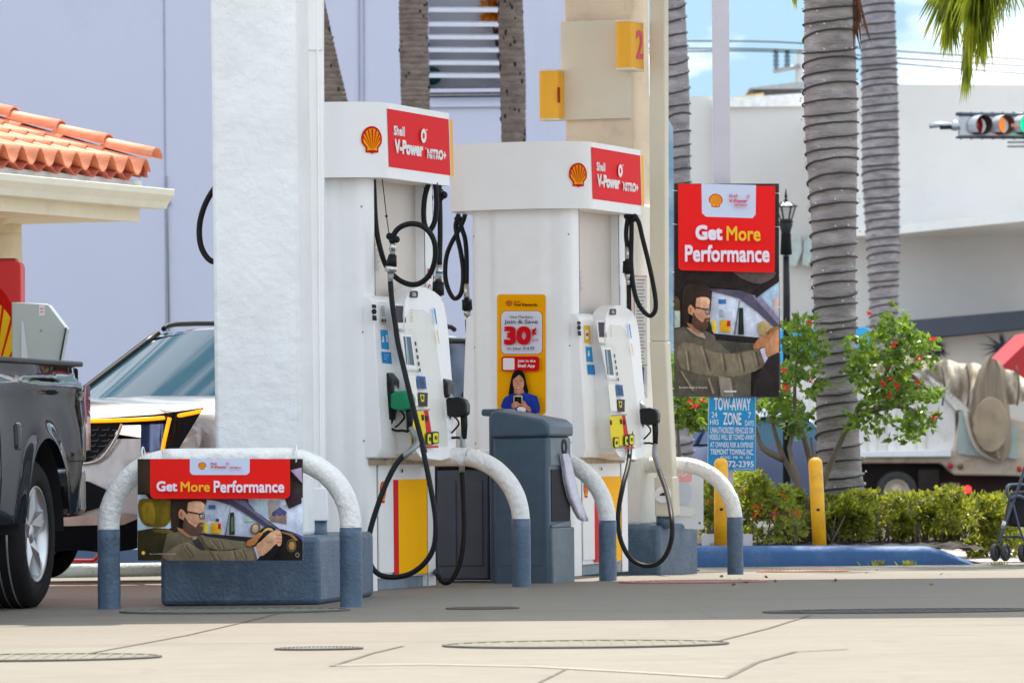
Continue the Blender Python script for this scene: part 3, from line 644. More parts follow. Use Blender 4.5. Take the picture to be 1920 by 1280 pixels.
b=MB();b.tube([FA.hs(768,800,.2),FA.hs(778,815,.19),FA.hs(782,828,.15),FA.hs(776,838,.1),FA.hs(764,850,.06),FA.hs(757,856,.06)],[.018,.02,.021,.02,.018,.018],12,sub=2);b.build('swivel',m_grey,nz)
# left pump, far side hoses
hose(dA,FA,[z4(*p) for p in ((530,95,.9),(500,200,.9),(488,320,.9),(494,420,.9),(520,475,.9),(555,455,.9),(582,380,.9),(592,260,.9),(586,140,.9),(580,100,.9))])
hose(dA,FA,[z4(*p) for p in ((612,110,1.0),(618,300,1.0),(620,500,1.0),(615,760,1.0))])
breakaway(dA,FA,[q4(614,752),q4(606,890),q4(603,995),q4(600,1040),q4(598,1100)],1.0,1.05)
b=MB();b.tube([FA.hs(*q4(612,805),1.0),FA.hs(*q4(611,825),1.0)],.023,12);b.build('blue_collar',M('teal_ring',(.02,.2,.26),.4),dA)
b=MB()
for p in ((610,195),(650,195),(622,215),(600,205)): b.ball(FA.hs(*q4(*p),.98),.024,8,6)
b.tube([FA.hs(*q4(635,150),.98),FA.hs(*q4(660,190),.98)],.004,6);b.build('retractor_clamp',m_rubber,dA)
hose(dA,FA,[z4(598,1095,1.0),(820,600,1.05),(818,660,1.1),(815,720,1.15),(815,800,1.25),(815,900,1.3),(814,1000,1.3),(816,1062,1.2)]+[z5(*p) for p in ((536,1190,1.0),(566,1222,.95),(600,1200,.95),(628,1130,.95),(640,1030,.95),(638,900,.95),(632,790,.95))])
nz2=nozzle(FA,858,763,1.14,.93,m_black,dA,.075)
boot(FA,809,697,846,858,.93,dA,.12)
b=MB();b.tube([FA.hs(x/2.0647+560,y/2.0647+500,.93) for x,y in ((634,655),(636,690),(640,715),(632,740),(632,795))],[.017,.019,.022,.021,.018],12,sub=2);b.build('swivel',m_grey,nz2)
# loop of the left pump's other side, seen past the near column
hose(dA,FA,[(430,330,.3),(405,350,.3),(384,385,.3),(374,425,.3),(378,465,.3),(398,490,.3),(425,480,.3),(440,430,.3),(442,340,.3)],.018)
# right pump
q7=lambda x,y:(x/2.977+860,y/2.977+700);q2=lambda x,y:(x/2.56+820,y/2.56+220)
hose(dB,FB,[z2(*p) for p in ((925,455,.98),(912,500,.98),(906,560,.98),(912,628,.98))])
hose(dB,FB,[z2(*p) for p in ((935,462,.98),(965,500,.98),(985,580,.98),(1010,680,.98),(1032,780,.98),(1047,870,.98),(1046,925,.98),(1022,952,.98),(985,925,.98),(955,870,.98),(938,790,.98),(930,690,.98),(932,560,.98),(932,470,.98))])
breakaway(dB,FB,[q2(912,622),q2(914,690),q2(914,748),q2(917,775),q2(919,805)],.98)
b=MB()
for p in ((925,478),(945,482),(915,474)): b.ball(FB.hs(*q2(*p),.98),.03,8,6)
b.build('retractor_clamp',m_rubber,dB)
hose(dB,FB,[z2(*p) for p in ((919,800,.98),(922,1000,.95),(925,1270,.9))]+[z7(*p) for p in ((962,150,.85),(960,350,.7),(948,500,.4),(918,620,.2),(893,760,.1),(892,860,.05),(912,950,0),(958,1030,0),(1020,1068,0),(1085,1070,0),(1140,1035,0),(1178,965,0),(1192,880,0),(1185,780,.1),(1160,660,.5),(1120,545,.9))])
nz3=nozzle(FB,1218,780,1.0,.93,m_black,dB,.07)
boot(FB,1177,722,1199,862,.93,dB,.12)
b=MB();b.tube([FB.hs(*q7(x,y),.93) for x,y in ((1096,395),(1094,440),(1096,462),(1108,500),(1118,545))],[.017,.02,.021,.02,.018],12,sub=2);b.build('swivel',m_grey,nz3)
# right pump, hose on its left side
k=lambda x,y,t=0:(x/4.268+680,y/4.268+320,.45+t)
hose(dB,FB,[k(*p) for p in ((832,300),(805,400),(760,490),(705,590),(668,700),(662,850),(690,960),(735,1022),(782,990),(802,900),(803,780),(785,650),(755,520),(745,430),(765,385))])
hose(dB,FB,[k(*p) for p in ((768,390),(800,480),(822,560),(832,700),(832,915))])
breakaway(dB,FB,[q4(830,905),q4(834,1030),q4(837,1115),q4(838,1160),q4(838,1220)],.45)
b=MB();
for p in ((765,360),(752,385),(775,380)): b.ball(FB.hs(*q4(*p),.45),.018,8,6)
b.tube([FB.hs(*q4(762,305),.45),FB.hs(*q4(768,350),.45)],.003,6);b.build('retractor_clamp',m_rubber,dB)
hose(dB,FB,[k(838,1215),(878,640,.45),(881,720,.45),(885,800,.45),(888,868,.45)])
boot(FB,892,722,870,850,.4,dB,.12)
b=MB(FB.mat());b.box(-.745,-.718,.1,.16,1.16,1.45);b.build('side_vent',m_dark,dB)
# rewards decal on the near end of the right pump
e=lambda x,y,k:hit(x/4.925+900,y/4.925+540,FB.p(-.0575,0,0),FB.d)-FB.d*k
a=Art(e,.0009)
a.rect(158,58,608,1165,(240,166,0),28,(1,1,1,1));a.rect(192,208,580,612,(190,60,40),52);a.rect(197,213,575,607,(214,214,226),48)
pecten(a,270,114,62,54,0,(206,60,30),(200,140,20),7,.03)
a.text('Shell',322,118,374,134,(206,40,30),.03);a.text('Fuel Rewards',322,140,532,166,(50,34,10),.03)
a.text('New Members',284,252,492,278,(50,50,56),.0);a.text('Join & Save',232,292,540,338,(44,44,52),.01);a.text('30',230,352,480,524,(206,16,26),.07);a.text('¢',488,362,532,444,(206,16,26),.05)
a.text('/gal',486,460,544,496,(190,40,50),.0);a.text('on your 3rd fill',260,540,512,580,(50,50,56),.01)
a.rect(212,630,560,766,(204,16,26),26);a.rect(226,646,332,754,(228,220,222),12);a.text('Join in the',362,660,526,692,(240,230,230),.03);a.text('Shell App',364,702,522,740,(240,230,230),.03)
# woman with a phone
a.shade=.25
a.poly([(282,990),(300,860),(318,790),(352,758),(396,758),(428,800),(446,880),(462,970),(400,990),(340,985)],(28,22,24),4)
a.poly([(330,940),(420,935),(428,985),(330,990)],(176,118,92));a.poly([(222,1110),(226,1045),(252,1005),(330,972),(376,990),(424,965),(520,990),(548,1010),(566,1148),(400,1150)],(34,56,150),3)
a.poly([(322,850),(336,820),(374,800),(410,822),(424,860),(420,910),(396,955),(372,968),(344,950),(326,905)],(198,140,110),4)
a.poly([(322,850),(336,806),(374,790),(380,800),(340,830)],(28,22,24));a.poly([(380,796),(412,812),(428,860),(410,826)],(28,22,24))
a.line((338,856),(360,856),4,(60,40,36));a.line((388,852),(410,854),4,(60,40,36));a.poly([(350,915),(374,922),(396,912),(388,932),(360,934)],(170,60,60));a.poly([(356,918),(374,922),(390,916),(384,925),(362,926)],(236,230,226))
a.line((374,870),(370,892),5,(170,112,88))
a.poly([(360,1110),(380,1096),(430,1096),(450,1112),(440,1140),(370,1140)],(220,216,214));a.rect(330,992,414,1082,(196,190,120),10);a.rect(340,1002,404,1074,(30,30,30),4)
a.poly([(312,1080),(330,1055),(366,1046),(380,1062),(404,1072),(396,1086),(370,1090),(350,1106),(318,1104)],(190,130,104),2);a.poly([(408,1044),(436,1040),(450,1070),(486,1100),(496,1140),(470,1140),(440,1108),(410,1090)],(190,130,104),2)
a.build('rewards_decal',[o for o in S.collection.objects if o.parent==dB and o.name.startswith('end_column')][0])
# ---------------- bins between the pumps ----------------
BF=Fr(P(1028,1099,30.05),radians(20))
m_bin=M('slate_blue_plastic',(.055,.09,.13),.42,.1,14,bump=.12,bsc=120)
m_binl=M('dull_grey_plastic',(.13,.165,.185),.5,.12,14,bump=.12,bsc=120)
def bz(u,v,s=0): return BF.loc(BF.hs(u,v,s))
tl=bz(924,900)[1];tr=bz(1028,900)[1];tll=bz(884,900)[1]
z=lambda v:bz(1000,v)[2]
r_=thing('service_bin','tall slate blue windscreen service bin with white cloth hanging from its side','bin',BF.p(.2,(tl+tr)/2,0))
B_=BF.mat();D=.43
b=MB(B_);b.box(tl,tr,0,D,0,z(818));b.build('body',m_bin,r_,.02,3)
b=MB(B_);b.box(tl+.04,tr-.05,-.004,0,z(1060),z(880));b.build('front_panel',m_bin,r_,.01,2)
b=MB(B_);
b.prism([(tl-.01,-.02,z(820)),(tr+.015,-.02,z(818)),(tr+.015,-.02,z(796)),(tr-.03,-.02,z(786)),(tl+.02,-.02,z(768)),(tl-.01,-.02,z(774))],(0,D+.04,0));b.build('lid',m_bin,r_,.018,3)
# left arm of the housing behind the lid
b=MB(B_);yq=.18
b.box(tll,tl+.01,yq,D,z(778),z(765));b.box(tll+.05,tl+.01,yq,D,0,z(778));b.build('side_housing',m_bin,r_,.015,3)
# right side: dispenser panel, opening, lower hopper
b=MB(B_);b.box(tr-.004,tr+.006,.03,D-.02,z(873),z(822));pn=b.build('towel_dispenser',m_binl,r_,.008,2)
b=MB(B_@Matrix.Translation((tr+.007,D*.66,z(838))));b.lathe([(.05,0),(.05,.004),(.03,.004)],24,ax='X');b.build('towel_slot',m_dark,pn)
b=MB(B_);b.box(tr-.01,tr+.004,.05,D-.03,z(978),z(880));b.build('recess',m_dark,r_)
b=MB(B_);b.box(tr-.02,tr+.02,.02,D,0,z(990));b.prism([(tr,.03,z(990)),(tr,D-.04,z(990)),(tr,D-.04,z(978)),(tr,.03,z(984))],(.015,0,0));b.build('waste_hopper',m_binl,r_,.012,2)
# cloth
cl=MB();rng=random.Random(4)
pts=[(1056,850),(1060,872),(1067,900),(1074,930),(1083,958),(1092,974)]
rows=[]
wd=[5,7,9,9,8,7]
P_=lambda u,v,k: BF.ht(u,v,tr+.02)+BF.n*k
for i,((u,v),w) in enumerate(zip(pts,wd)):
    rows.append([P_(u+w*cos(q)*.95+(2 if j%2 else -1)*.9+1.2*sin(i*1.9),v+(3*sin(q) if i==5 else 0),.018*sin(q)+.007*(j%2)) for j,q in enumerate([2*pi*k/14 for k in range(15)])])
cl.grid(rows);cl.add([p for p in rows[-1]],[tuple(range(15))])
tag(cl.build('paper_towel',M('white_cloth',(.72,.7,.8),.85,.08,30,bump=.4,bsc=60)),'crumpled white paper towel hanging out of the service bin','towel')
# dark grey bin behind
GFr=Fr(P(918,1096,30.5),radians(20))
gl=GFr.loc(GFr.hs(800,900,0))[1];gz_=lambda v:GFr.loc(GFr.hs(880,v,0))[2]
r_=thing('waste_bin','wide dark grey bin with black lid between left pump and slate blue bin','bin',GFr.p(.3,gl/2,0))
m_gb=M('charcoal_panel',(.065,.068,.085),.45,.1,10)
b=MB(GFr.mat());b.box(gl,0,0,.5,.03,gz_(878));b.build('body',m_gb,r_,.015,2)
b=MB(GFr.mat());b.box(gl+.05,gl+.2,-.008,0,.12,gz_(900));b.box(gl+.215,-.04,-.008,0,.12,gz_(900));b.build('door_panel',m_gb,r_,.006,2)
b=MB(GFr.mat());b.box(gl-.01,.01,-.02,.52,gz_(878),gz_(868));b.build('lid',m_black,r_,.01,2)
# ---------------- advertising pictures ----------------
SK=(214,160,128);SKD=(168,116,88);HR=(58,46,40)
def head(a,T):
    "man in profile facing right; coordinates of the near banner enlarged"
    old=a.T;a.T=lambda x,y:old(*T(x,y))
    a.poly([(236,560),(262,470),(330,430),(430,425),(560,450),(618,520),(618,612),(560,600),(430,590),(424,720),(330,760),(320,900),(250,900),(232,760)],HR,2)
    a.poly([(300,860),(420,900),(470,950),(480,985),(400,960),(320,900)],SKD)
    a.poly([(424,590),(560,580),(600,612),(598,640),(594,690),(612,770),(602,800),(574,814),(586,838),(574,850),(582,872),(566,920),(540,938),(470,944),(400,900),(384,790),(322,760),(318,690),(350,662),(384,690),(418,720)],SK,2)
    a.poly([(430,590),(560,582),(598,615),(596,660),(520,640),(440,650)],(228,178,146))
    a.poly([(470,740),(560,780),(590,800),(540,812),(500,830),(450,800)],(206,150,118))
    a.poly([(386,745),(420,800),(470,836),(510,860),(535,815),(590,812),(588,826),(556,838),(570,850),(584,868),(572,915),(545,940),(500,958),(420,930),(366,870),(376,790)],(96,72,58),2)
    a.poly([(548,846),(580,838),(574,856),(552,858)],(164,92,82))
    a.circ(345,712,26,46,(214,146,108));a.circ(350,716,12,28,(168,104,76))
    a.poly([(418,684),(600,718),(602,730),(418,698)],(24,22,26));a.poly([(540,716),(604,716),(600,766),(552,772)],(30,28,32));a.poly([(549,724),(597,724),(593,759),(556,764)],(158,168,180))
    a.line((560,706),(600,700),7,(36,28,26));a.circ(584,742,5,7,(40,30,30))
    a.T=old
def hands_wheel(a):
    a.poly([(1200,905),(1260,860),(1330,852),(1400,900),(1440,900),(1440,1000),(1330,1240),(1160,1240),(1250,1120),(1180,1040)],(34,30,30),2)
    a.poly([(1228,920),(1262,876),(1320,866),(1352,890),(1330,900),(1290,892),(1250,920)],(196,160,96),2)
    a.poly([(1062,1015),(1120,980),(1180,930),(1230,912),(1236,936),(1190,990),(1150,1050),(1068,1070)],(186,120,72),2)
    a.poly([(1160,1068),(1220,1010),(1290,940),(1350,900),(1410,890),(1440,925),(1446,1000),(1432,1060),(1400,1062),(1390,1040),(1360,1060),(1290,1130),(1210,1175)],(212,158,124),2)
    for y in (940,980,1020): a.line((1392,y),(1440,y+8),6,(160,108,82))
    a.poly([(1290,960),(1340,915),(1380,960),(1340,1010),(1290,1020)],(228,180,146),2)
def picture(a,full=True):
    a.shade=.3
    a.poly([(-140,100),(1700,100),(1700,1240),(-140,1240)],(66,56,48))
    a.poly([(580,540),(1700,540),(1700,990),(1400,900),(1100,975),(560,930)],(216,224,244))
    a.poly([(1080,560),(1420,560),(1420,640),(1500,700),(1496,830),(1300,800),(1150,690)],(196,218,232))
    a.poly([(1290,580),(1330,560),(1400,600),(1390,700),(1300,740)],(196,180,176));a.poly([(1340,700),(1420,640),(1496,690),(1496,740),(1330,740)],(92,94,140));a.poly([(1300,745),(1496,745),(1496,830),(1330,800)],(150,134,130))
    for x in (1320,1380,1440,1480): a.poly([(x,720),(x+18,720),(x+16,800),(x,800)],(186,130,96))
    a.poly([(1010,740),(1090,745),(1150,800),(1040,800)],(190,212,196))
    a.poly([(646,618),(722,618),(722,662),(646,662)],(70,124,180));a.poly([(655,712),(712,716),(706,784),(660,780)],(170,176,196));a.poly([(722,766),(762,768),(762,798),(722,796)],(92,60,70))
    a.poly([(590,814),(634,816),(632,925),(590,918)],(236,204,40));a.poly([(668,812),(784,816),(784,928),(668,924)],(240,180,36));a.poly([(748,818),(780,818),(780,880),(748,880)],(204,50,50))
    a.poly([(820,950),(880,640),(890,620),(838,950)],(120,126,124));a.poly([(870,940),(880,700),(925,700),(932,940)],(44,50,44));a.poly([(890,760),(912,740),(922,900),(890,920)],(104,124,84))
    a.poly([(570,540),(1075,540),(1085,600),(1160,690),(1290,780),(1430,885),(1280,870),(1150,780),(1010,690),(880,620),(740,575),(600,556)],(80,76,96));a.poly([(900,556),(1050,570),(1120,660),(1400,880),(1300,830),(1060,650)],(124,120,148))
    a.poly([(1420,560),(1480,560),(1500,600),(1450,645),(1420,640)],(214,220,228));a.poly([(1480,440),(1660,440),(1660,600),(1520,660),(1480,560)],(64,52,56));a.poly([(1536,120),(1660,110),(1660,400),(1540,300)],(46,36,36));a.poly([(1540,240),(1660,210),(1668,380)],(176,160,184))
    a.poly([(560,925),(820,945),(1110,968),(1110,1020),(560,1000)],(52,48,48))
    a.poly([(1104,858),(1140,818),(1196,826),(1210,880),(1180,935),(1110,925)],(120,90,56),2);a.poly([(1122,862),(1146,832),(1182,838),(1190,880),(1166,920),(1124,914)],(196,170,140),2)
    a.poly([(1370,890),(1440,880),(1560,910),(1680,960),(1680,1070),(1500,930)],(98,92,142))
    a.poly([(1420,880),(1520,910),(1620,960),(1700,1060),(1700,1240),(1240,1240),(1330,1100),(1440,1000)],(40,34,34),2)
    a.circ(1550,1060,52,72,(120,96,66));a.circ(1550,1060,42,60,(44,36,32));a.circ(1552,1062,34,48,(176,130,80));a.circ(1614,1162,22,26,(150,144,116));a.circ(1614,1162,14,17,(40,36,34))
    a.poly([(1430,900),(1560,930),(1620,1000),(1600,1010),(1530,950),(1440,920)],(160,124,70))
def banner(r_,Y,clip,mir=False,fade=0):
    def mp(x,y,k): return P(x/5.817+280,y/5.817+840,Y-k)
    a=Art(mp,.0009,clip=(-128,116,1674,1222))
    picture(a)
    a.poly([(-128,505),(-40,505),(0,560),(250,560),(262,860),(200,880),(-128,900)],(190,206,222));a.poly([(160,700),(240,700),(250,800),(180,830)],(176,196,120))
    a.poly([(-112,565),(0,548),(245,560),(250,690),(225,790),(180,850),(90,862),(-20,850),(-85,800),(-120,700)],(112,92,26),2);a.poly([(-80,620),(40,600),(60,800),(0,820),(-60,780)],(140,116,34),3)
    a.poly([(-140,900),(60,866),(240,880),(330,1000),(330,1240),(-140,1240)],(54,48,28))
    a.poly([(30,880),(230,882),(240,930),(60,920)],(96,84,34))
    a.poly([(190,940),(250,890),(340,872),(480,985),(560,940),(640,965),(700,985),(1050,1015),(1064,1082),(760,1118),(660,1130),(560,1240),(120,1240)],(104,94,74),1)
    a.poly([(340,872),(400,900),(530,960),(500,1000),(440,965),(360,920)],(168,150,136));a.poly([(470,1010),(530,975),(640,1150),(590,1200)],(60,56,56))
    head(a,lambda x,y:(x,y))
    a.poly([(560,945),(640,965),(1050,1018),(1064,1080),(760,1116),(640,1080)],(116,106,86),1)
    a.poly([(230,1100),(420,1020),(560,1110),(900,1112),(1148,1070),(1196,1200),(1160,1240),(200,1240)],(126,110,88),2)
    for x0,y0,x1,y1 in ((660,1000,740,1090),(760,1000,800,1100),(640,1120,700,1230),(720,1150,760,1230),(900,1110,930,1200),(1000,1100,1040,1190),(380,1060,470,1180)): a.line((x0,y0),(x1,y1),14,(142,126,102));a.line((x0+18,y0),(x1+18,y1),16,(92,80,62))
    a.poly([(1140,1074),(1170,1070),(1216,1188),(1180,1210)],(186,182,206));hands_wheel(a)
    a.poly([(-128,116),(10,116),(10,500),(-128,470)],(58,48,36))
    a.shade=0
    # red message board
    a.rect(8,116,1535,550,(236,38,32),60,(0,1,1,0));a.rect(442,116,1094,290,(206,216,240),46,(0,1,1,0))
    pecten(a,576,150,88,82,0,(214,54,30),(248,190,50),7,.03)
    a.text('Shell',668,154,734,178,(226,70,70),.03);a.text('V-Power',668,186,846,218,(226,60,60),.03);a.text('NITRO+',876,200,1008,222,(226,60,60),.03);a.text('Gasoline Quality',878,232,1010,242,(230,110,110),.0)
    a.circ(852,168,15,16,(226,60,60));a.circ(852,168,8,9,(206,216,240))
    a.text('Get',78,358,304,470,(236,230,240),.035);a.text('More',340,364,660,474,(250,190,52),.02);a.text('Performance',702,352,1470,484,(236,230,240),.028)
    a.circ(-66,1140,20,22,(224,170,60));a.circ(-66,1140,9,10,(240,220,160))
    a.text('See more details at the pump',0,1144,286,1158,(206,200,190),.01)
    return a.build('printed_picture',r_)
BY=h1R.y-.075
r_=thing('advertising_banner','landscape red banner of a bearded driver tied to the near hoop barrier','banner',P(413,1050,BY),'advertising banners')
b=MB();b.prism([P(257.6,860,BY),P(568,862,BY),P(568,1050,BY),P(257.6,1050,BY)],(0,.006,0));b.build('backing_sheet',M('banner_back',(.66,.68,.74),.4,.03),r_)
banner(r_,BY-.001,None)
b=MB()
b.tube([P(271,872,BY-.01),P(268,862,BY-.03),P(266,846,BY-.02),P(268,838,BY+.09),P(272,850,BY+.14),P(273,866,BY+.05)],.004,8,sub=3);b.ball(P(274,877,BY-.012),.009,8,6);b.build('cable_tie',m_white,r_)
b=MB()
b.tube([P(554,872,BY-.01),P(556,858,BY-.03),P(556,840,BY-.02),P(557,836,BY+.09),P(556,850,BY+.14)],.004,8,sub=3);b.ball(P(555,878,BY-.012),.011,8,6);b.build('cable_tie',m_white,r_)
# back of the second banner on the far hoop: the print shows faintly mirrored
YB=34.55
r_=thing('advertising_banner','sheet hanging from the far hoop, seen from behind with faded print showing through','banner',P(1290,990,YB),'advertising banners')
b=MB();b.prism([P(1100,862,YB),P(1319,873,YB),P(1319,992,YB),P(1100,984,YB)],(0,.006,0));b.build('backing_sheet',M('translucent_sheet',(.72,.74,.78),.35,.05,2),r_)
a=Art(lambda x,y,k:P(x,y,YB-.001-k),.001)
a.rect(1140,868,1297,903,(240,170,175),4);a.text('Get',1262,877,1288,893,(240,214,216),.03,mir=True);a.rect(1150,905,1295,945,(205,212,222),10);a.poly([(1236,948),(1300,952),(1296,968),(1240,962)],(236,234,228),2);a.circ(1312,980,2.2,2.6,(130,110,60));a.build('show_through_print',r_)
# ---------------- light pole, poster, towing sign ----------------
YP=38.6
pb=P(1361,1020,YP)
r_=thing('light_pole','pale square steel pole rising behind the tall portrait poster','pole',(pb.x,YP,.0))
b=MB();w=31/9000*YP;pt=P(1361,-500,YP)
b.box(pb.x-w/2,pb.x+w/2,YP,YP+w,-.1,pt.z+2.5);b.build('post',M('lilac_grey_paint',(.56,.55,.62),.45,.03),r_,.006)
b=MB();b.box(pb.x-w*.9,pb.x+w*.9,YP-w*.4,YP+w*1.4,-.1,.06);b.build('base_plate',m_grey,r_)
b=MB();b.tube([(pb.x,YP+.06,pt.z+2.4),(pb.x+1.3,YP+.06,pt.z+2.6)],.04,10);b.box(pb.x+1.2,pb.x+1.7,YP-.05,YP+.17,pt.z+2.52,pt.z+2.66);b.build('lamp_head',m_grey,r_)
YQ=YP-.03
r_=thing('poster','tall portrait red poster of a bearded driver fixed to the square pole','poster',P(1363,745,YQ))
b=MB();
c_=[P(1263,344,YQ),P(1459,351,YQ),P(1464,745,YQ),P(1264,742,YQ)]
def rnd(c4,r):
    o=[]
    for i in range(4):
        p,a_,n_=c4[i],c4[i-1],c4[(i+1)%4];u1=(a_-p).normalized();u2=(n_-p).normalized()
        for t in (0,.25,.5,.75,1): o.append(p+u1*r*(1-t)**2+u2*r*t**2)
    return o
b.prism(rnd(c_,.045),(0,.008,0));b.build('panel',M('poster_back',(.1,.1,.1),.5),r_)
# bilinear coordinates of zoom (2.133 px): origin 1230,320
mp=lambda x,y,k: P(x/2.1333+1230,y/2.1333+320,YQ-.001-k)
a=Art(mp,.0012,clip=(74,52,492,904));a.shade=.3
a.poly([(60,40),(500,40),(500,910),(60,910)],(60,56,54))
Tz=lambda x,y:((x-560)*.132+212,(y-735)*.2+560)
a.poly([(225,482),(330,500),(400,560),(500,640),(500,690),(420,668),(230,650),(215,600)],(216,224,244));a.poly([(395,485),(500,440),(500,600),(440,550)],(178,206,232));a.poly([(462,520),(490,495),(494,560),(470,575)],(206,190,186))
a.poly([(250,514),(280,514),(280,532),(250,532)],(70,124,180));a.poly([(254,555),(272,556),(270,585),(254,584)],(170,176,196));a.poly([(224,598),(240,598),(240,646),(224,642)],(236,204,40));a.poly([(256,598),(298,598),(298,646),(256,644)],(240,180,36));a.poly([(284,600),(298,600),(298,622),(284,622)],(204,50,50))
a.poly([(310,655),(332,520),(336,520),(318,655)],(120,126,124));a.poly([(328,655),(332,548),(348,548),(352,655)],(44,50,44))
a.poly([(190,470),(330,478),(400,500),(500,610),(500,650),(400,560),(330,510),(240,486)],(90,86,104));a.poly([(385,500),(410,490),(500,600),(500,625)],(140,136,164));a.poly([(390,480),(498,402),(498,440),(440,480),(400,510)],(50,44,44))
a.poly([(60,400),(498,400),(490,425),(330,470),(200,470),(120,462),(60,520)],(52,46,44));a.poly([(310,405),(480,405),(440,445),(390,450)],(110,100,98),2)
a.poly([(406,620),(420,602),(450,606),(460,640),(430,660),(410,652)],(196,170,120),2)
a.poly([(60,540),(80,500),(96,520),(98,600),(60,640)],(96,78,52));a.poly([(74,560),(96,560),(96,625),(70,630)],(190,206,196))
a.poly([(62,640),(110,622),(200,640),(240,662),(395,690),(410,700),(440,740),(430,790),(380,800),(380,910),(60,910)],(104,98,86),1)
a.poly([(235,655),(400,668),(400,690),(240,680)],(44,40,42));a.poly([(240,676),(392,692),(394,712),(300,730)],(80,76,68),1)
a.poly([(90,700),(150,690),(230,725),(330,732),(422,712),(440,775),(340,820),(240,822),(100,790)],(132,120,100),2)
for x0,y0,x1,y1 in ((180,700,210,800),(260,730,270,800),(330,735,345,800),(390,725,404,780),(120,720,130,800),(100,800,150,880),(210,830,230,890)): a.line((x0,y0),(x1,y1),8,(148,136,114));a.line((x0+9,y0),(x1+9,y1),9,(98,90,76))
a.poly([(250,820),(300,830),(310,905),(260,905)],(150,140,128));a.poly([(120,626),(150,632),(190,650),(200,672),(160,660)],(176,150,130))
Th=lambda x,y:((x-560)*.245+206,(y-735)*.345+556)
head(a,lambda x,y:((x-560)*.305+203,(y-735)*.36+562))
a.poly([(416,714),(436,706),(448,752),(436,772),(424,740)],(196,190,214))
a.poly([(390,700),(410,672),(450,650),(470,635),(484,650),(450,690),(430,705),(395,715)],(186,126,88),2);a.poly([(436,706),(460,670),(486,634),(500,640),(500,720),(470,740),(444,744)],(206,146,108),2);a.poly([(440,650),(460,628),(486,622),(496,632),(470,640),(450,656)],(150,112,64),1)
a.poly([(450,745),(500,720),(500,910),(380,910),(400,830)],(52,46,46))
a.shade=0
a.poly([(88,52),(477,62),(475,400),(466,408),(100,398),(90,388)],(240,40,40));a.poly([(182,52),(400,58),(398,176),(386,190),(200,184),(184,170)],(206,216,240))
pecten(a,239,92,56,56,2,(224,70,40),(248,190,50),7,.03)
a.text('Shell',292,94,326,107,(226,80,90),.02);a.text('V-Power',292,113,366,128,(226,70,80),.03);a.text('NITRO+',314,132,366,144,(226,80,90),.02);a.text('Gasoline Quality',312,147,366,152,(230,130,140),0);a.circ(368,104,6,7,(226,80,90));a.circ(368,104,3.2,4,(206,216,240))
a.text('Get',158,217,266,277,(236,230,244),.045,1);a.text('More',282,222,418,280,(246,200,60),.02,2);a.text('Performance',116,296,454,364,(236,230,244),.03,3)
a.text('See more details at the pump.',92,862,206,872,(220,216,210),.01);a.rect(272,879,322,885,(220,220,220),2)
a.build('printed_picture',r_)
b=MB();
for v in (357,420,510,570,655,728): 
    b.tube([P(1261,v,YQ-.005),P(1270,v+1,YQ-.006)],.003,6)
    b.tube([P(1453,v+5,YQ-.005),P(1463,v+6,YQ-.006)],.003,6)
b.build('cable_ties',m_white,r_)['kind']='stuff'
YT=YP-.04
r_=thing('tow_sign','blue tow-away zone sign with white lettering under the portrait poster','sign',P(1372,884,YT))
b=MB();b.prism([P(1328.5,741,YT),P(1417,743,YT),P(1417,883,YT),P(1326,880,YT)],(0,.004,0));b.build('plate',M('sign_edge',(.5,.62,.7),.5),r_)
mp=lambda x,y,k: P(x/8+1310,y/8+730,YT-.001-k);a=Art(mp,.0012)
a.poly([(158,98),(846,112),(850,1218),(140,1196)],(52,150,204))
Wt=(226,232,242)
a.text('TOW-AWAY',232,118,780,312,Wt,.02,8);a.text('24',194,336,280,420,Wt,.01);a.text('ZONE',368,342,640,530,Wt,.02,4);a.text('7',742,340,786,428,Wt,.01);a.text('HRS',172,446,300,528,Wt,.01);a.text('DAYS',696,462,826,546,Wt,.01)
a.text('UNAUTHORIZED VEHICLES OR',176,562,822,654,Wt,.015,6);a.text('VESSELS WILL BE TOWED AWAY',160,668,838,752,Wt,.015,6);a.text('AT OWNERS RISK & EXPENSE',172,784,820,866,Wt,.015,6);a.text('TREMONT TOWING INC.',176,888,826,976,Wt,.02,6)
a.text('ROAD  MB  FL 33139'.replace(' 33139','  331'),330,996,775,1036,Wt,.01,2);a.text('72-2395',444,1068,826,1160,Wt,.02,4);a.text('TOWING ENFORCED',520,1180,826,1200,Wt,.0)
a.build('lettering',r_)
# yellow bollards
for (u0,u1,v0,v1,lbl) in ((1341,1363,858,1024,'yellow steel bollard half hidden behind the far hoop barrier'),(1515,1547,857,1026,'free standing yellow bollard in front of the wrapped palm trunk')):
    Yb=38.0;c0,c1=P((u0+u1)/2-(0),v0,Yb),P((u0+u1)/2+6,v1,Yb);c0=P((u0+u1)/2-3 if u0>1500 else (u0+u1)/2,v0,Yb)
    if u0<1500: c1=P((u0+u1)/2,v1,Yb)
    r_=thing('bollard',lbl,'bollard',c1,'yellow bollards');R=.056
    b=MB();ax=(c0-c1);b.tube([c1-ax.normalized()*.1,c1+ax*.5,c0-ax.normalized()*R*.8,c0-ax.normalized()*R*.35,c0-ax.normalized()*R*.08,c0],[R,R,R,R*.85,R*.5,.004],24);b.build('post',m_yel,r_)
    b=MB();b.ball(c1+ax*.42+Vector((0,-R,0)),.012,8,6,(1.2,.3,1));b.build('bolt_scar',m_dark,r_)
